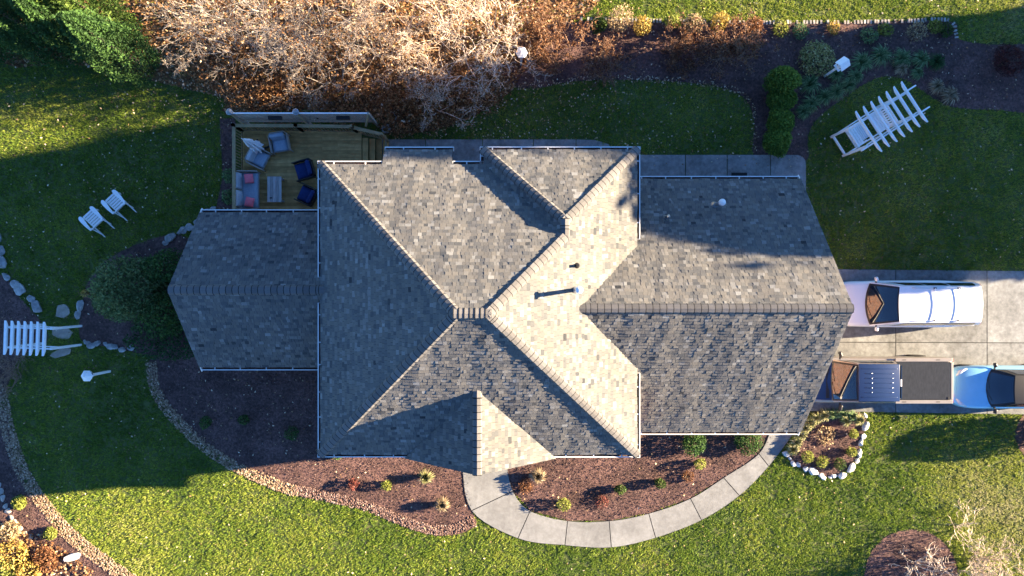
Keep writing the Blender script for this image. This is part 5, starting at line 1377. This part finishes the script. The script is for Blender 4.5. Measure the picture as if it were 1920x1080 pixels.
def cabin(t, g, paint, roofmat):
    """greenhouse: body coloured shell with separate glass panes. g: xb0 windscreen foot, xr0 roof front, xr1 roof rear, xb1 rear foot, wb, wr, zb, zr"""
    def wfoot(v): return Vector((g['xb0'] - g.get('bow', .16) * (2 * v - 1) ** 2, g['wb'] * (2 * v - 1), g['zb'] + .01))
    def rfront(v): return Vector((g['xr0'] - .06 * (2 * v - 1) ** 2, g['wr'] * (2 * v - 1), g['zr'] - .04 * (2 * v - 1) ** 2))
    def rrear(v): return Vector((g['xr1'] + .05 * (2 * v - 1) ** 2, g['wr'] * .97 * (2 * v - 1), g['zr'] - .03 - .04 * (2 * v - 1) ** 2))
    def bfoot(v): return Vector((g['xb1'] + .08 * (2 * v - 1) ** 2, g['wb'] * .97 * (2 * v - 1), g['zb'] + .03))
    def lerp(a, b, u): return a + (b - a) * u
    scr = lambda u, v: lerp(wfoot(v), rfront(v), u) + Vector((.0, 0, .05 * math.sin(math.pi * u)))
    roof_ = lambda u, v: lerp(rfront(v), rrear(v), u) + Vector((0, 0, .045 * math.sin(math.pi * u)))
    rear = lambda u, v: lerp(rrear(v), bfoot(v), u)
    def side(s):
        vv = 1 if s > 0 else 0
        def f(u, v):
            top = lerp(rfront(vv), rrear(vv), u); bot = lerp(wfoot(vv), bfoot(vv), u); p = lerp(bot, top, v); p.y += s * .03 * math.sin(math.pi * v); return p
        return f
    m = MB(); m.grid(scr, 8, 16); m.grid(rear, 5, 16)
    for s in (-1, 1): m.grid(side(s), 16, 5)
    m.build('cabin', paint, t, smooth=True, fixn=True)
    m = MB(); m.grid(roof_, 14, 16); o = m.build('roof', roofmat, t, smooth=True)
    off = .012
    def pane(nm, f, u0, u1, v0, v1, nu, nv, outv, mat='carglass'):
        m = MB(); m.grid(lambda u, v: f(u, v) + Vector(outv), nu, nv, u0, u1, v0, v1); return m.build(nm, mat, t, smooth=True)
    pane('windscreen_frit', scr, .0, 1.0, .025, .975, 8, 16, (off * .5, 0, off * .7), 'blackplastic')
    pane('windscreen', scr, .06, .95, .07, .93, 8, 16, (off, 0, off * 1.5))
    pane('rear_window', rear, .12, .85, .08, .92, 4, 14, (-off, 0, off))
    for s in (-1, 1):
        cuts = g.get('cuts', (.1, .37, .66, .93))
        for a, b in zip(cuts[:-1], cuts[1:]): pane('side_window', side(s), a + .012, b - .012, .1, .86, 6, 4, (0, s * off, off * .5))
    for v0, v1 in ((.2, .5), (.52, .82)):
        q = [scr(.05 + .1 * w, v0 + (v1 - v0) * w) + Vector((.01, 0, .03)) for w in (0, .35, .7, 1)]
        m = MB(); m.tube(q, .012, 5); m.build('wiper', 'rubber', t, smooth=True)
    return scr, roof_, side
def mirror(t, x, y, z, mat, s, L=.2):
    o = rbox('mirror', (.13, L, .15), (x, y + s * L * .6, z), mat, t, bev=.05, rot=(0, 0, s * -.25))
    m = MB(); m.bar((x + .02, y - s * .06, z - .03), (x, y + s * .1, z - .02), .06, .05); m.build('mirror_arm', 'blackplastic', t)

# white people carrier, nose towards the garage
W1 = thing('parked_car', 'long white people carrier with roof bars parked nose to the garage', 'car', (17.25, -.69, .03), math.pi, 'vehicles on the driveway')
f, xa, xb = body_fn([(-2.95, .84, .86), (-2.85, .95, 1.0), (-2.5, .97, 1.08), (-1.4, 1.03, 1.09), (0, 1.03, 1.08), (1.2, 1.02, 1.06), (2.0, 1.0, 1.02), (2.6, .98, .92), (2.9, .9, .8), (3.1, .74, .62)], .28)
loft(f, xa, xb, 40).build('body', 'whitepaint', W1, smooth=True, fixn=True)
hv = [v for v in np.linspace(-.62, .62, 15)]
loft(f, 1.85, 2.86, 12, hv, .006).build('hood', 'whitepaint', W1, smooth=True)
scr, rf, sd = cabin(W1, dict(xb0=2.02, xr0=.95, xr1=-2.62, xb1=-2.9, wb=.94, wr=.77, zb=1.05, zr=1.76, bow=.22, cuts=(.1, .36, .64, .95)), 'whitepaint', 'whitepaint')
for s in (-1, 1):
    mirror(W1, 1.55, s * .95, 1.12, 'whitepaint', s)
    m = MB(); m.tube([(.4, s * .69, 1.76), (.2, s * .69, 1.8), (-2.2, s * .67, 1.78), (-2.35, s * .67, 1.73)], .017, 6); m.build('roof_rail', 'galv', W1, smooth=True)
    for x_ in (-1.85, 1.85): wheel(W1, x_, s * .88)
    m = MB(); m.lathe([(.02, -.04), (.13, -.02), (.14, .02), (.02, .05)], 12, (2.78, s * .72, .74), 'z'); o = m.build('headlight', 'lampglass', W1, smooth=True); o.scale = (1, 1, 1)
    m = MB(); m.box((-2.86, s * .8, .95), (.12, .14, .34)); m.build('tail_light', 'redlamp', W1, bevel=.02)
for x_ in (-.55, -1.55):
    m = MB(); m.bar((x_, -.69, 1.828), (x_, .69, 1.828), .05, .022); cb_ = m.build('crossbar', 'whitemetal', W1, bevel=.006)
    for s in (-1, 1):
        m = MB(); m.box((x_, s * .685, 1.8), (.1, .06, .07)); m.build('bar_foot', 'blackplastic', cb_)
m = MB(); m.add([(-2.15, 0, 1.8), (-2.3, -.02, 1.8), (-2.3, .02, 1.8), (-2.3, 0, 1.86)], [(0, 1, 3), (0, 3, 2), (1, 2, 3)]); m.build('aerial', 'whitepaint', W1)

# blue pickup with covered bed
T1 = thing('parked_pickup', 'blue roofed pickup with grey sides and dark bed cover', 'pickup', (15.85, -3.98, .03), math.pi, 'vehicles on the driveway')
f, xa, xb = body_fn([(-3.1, .94, 1.12), (-3.02, .98, 1.2), (-.5, 1.0, 1.22), (.5, 1.0, 1.2), (1.9, 1.0, 1.2), (2.6, .99, 1.15), (3.0, .95, 1.05), (3.2, .86, .95)], .4)
loft(f, xa, xb, 40).build('body', 'pewter', T1, smooth=True, fixn=True)
loft(f, 2.12, 3.17, 12, [v for v in np.linspace(-.64, .64, 15)], .012).build('hood', 'bluepaint', T1, smooth=True)
cabin(T1, dict(xb0=2.18, xr0=1.35, xr1=-.42, xb1=-.55, wb=.9, wr=.8, zb=1.2, zr=1.88, bow=.12, cuts=(.14, .56, .95)), 'pewter', 'bluepaint')
rbox('roof_skin', (1.72, 1.56, .05), (.46, 0, 1.905), 'bluepaint', T1, bev=.02)
for i in range(7):
    y_ = (i - 3) * .2; L = 1.5 if i in (0, 6) else 1.2
    m = MB(); m.tube([(.45 - L / 2, y_, 1.925), (.45 - L / 2 + .04, y_, 1.942), (.45 + L / 2 - .04, y_, 1.942), (.45 + L / 2, y_, 1.925)], .016, 6); m.build('roof_rib', 'bluepaint', T1, smooth=True)
    if 0 < i < 6:
        for x_ in (-.08, .78): m = MB(); m.lathe([(.022, 1.93), (.024, 1.955), (.01, 1.965)], 8, (x_, y_, 0)); m.build('stud', 'galv', T1)
m = MB(); m.box((-1.78, 0, 1.262), (2.3, 1.62, .03)); bc = m.build('bed_cover', 'vinyl', T1, bevel=.008)
for s in (-1, 1):
    m = MB(); m.box((-1.8, s * .9, 1.25), (2.45, .15, .05)); br_ = m.build('bed_rail', 'pewter', T1, bevel=.015)
    for x_ in (-.95, -2.4):
        m = MB(); m.box((x_, s * .9, 1.277), (.16, .03, .012)); m.build('stake_slot', 'blackplastic', br_)
    for x_ in (-1.95, 2.0): wheel(T1, x_, s * .88, .4, .27)
    mirror(T1, 1.8, s * .98, 1.32, 'blackplastic', s, .26)
    m = MB(); m.box((3.12, s * .74, .85), (.14, .24, .2)); m.build('headlight', 'lampglass', T1, bevel=.03)
    m = MB(); m.box((-3.08, s * .88, 1.0), (.06, .14, .36)); m.build('tail_light', 'redlamp', T1, bevel=.01)
m = MB(); m.box((-3.0, 0, 1.25), (.1, 1.62, .05)); m.build('tailgate_cap', 'pewter', T1, bevel=.015)
m = MB(); m.box((-2.86, .74, 1.285), (.1, .1, .02)); m.build('latch', 'blackplastic', T1)
m = MB(); m.box((-.6, 0, 1.5), (.04, 1.4, .36)); m.build('rear_glass', 'carglass', T1)
m = MB(); m.box((-.47, 0, 1.9), (.06, .3, .03)); m.build('brake_light', 'lampglass', T1)
m = MB(); m.box((2.3, 0, 1.215), (.14, 1.5, .02)); m.build('cowl', 'blackplastic', T1)
m = MB(); m.box((-3.16, 0, .58), (.14, 1.8, .2)); m.build('rear_bumper', 'chrome', T1, bevel=.03)
m = MB(); m.box((3.24, 0, .62), (.16, 1.7, .3)); m.build('front_bumper', 'chrome', T1, bevel=.04)

# pale blue saloon nosed up behind the pickup
B1 = thing('parked_car', 'pale blue car with black roof close behind the pickup', 'car', (21.5, -4.33, .03), math.pi, 'vehicles on the driveway')
f, xa, xb = body_fn([(-2.3, .74, .8), (-2.1, .86, .95), (-1.4, .93, 1.0), (0, .94, .99), (.9, .94, .97), (1.5, .93, .92), (1.95, .86, .82), (2.2, .7, .7), (2.34, .42, .58)], .24)
loft(f, xa, xb, 40).build('body', 'skypaint', B1, smooth=True, fixn=True)
loft(f, .98, 2.14, 14, [v for v in np.linspace(-.62, .62, 15)], .006).build('hood', 'skypaint', B1, smooth=True)
cabin(B1, dict(xb0=1.05, xr0=.1, xr1=-1.5, xb1=-2.1, wb=.82, wr=.6, zb=.96, zr=1.46, bow=.3, cuts=(.12, .5, .94)), 'blackplastic', 'blackplastic')
for s in (-1, 1):
    mirror(B1, .62, s * .88, 1.02, 'blackplastic', s)
    for x_ in (-1.4, 1.4): wheel(B1, x_, s * .82, .33, .22)
    m = MB(); m.tube([(2.12, s * .5, .72), (1.98, s * .68, .77), (1.72, s * .82, .82)], [.05, .085, .03], 10); m.build('headlight', 'lampglass', B1, smooth=True, fixn=True)
    m = MB(); m.box((-2.2, s * .6, .82), (.1, .34, .12)); m.build('tail_light', 'redlamp', B1, bevel=.02)
m = MB(); m.tube([(2.14, -.5, .6), (2.33, -.2, .56), (2.36, 0, .56), (2.33, .2, .56), (2.14, .5, .6)], .07, 8); m.build('grille', 'blackplastic', B1, smooth=True)
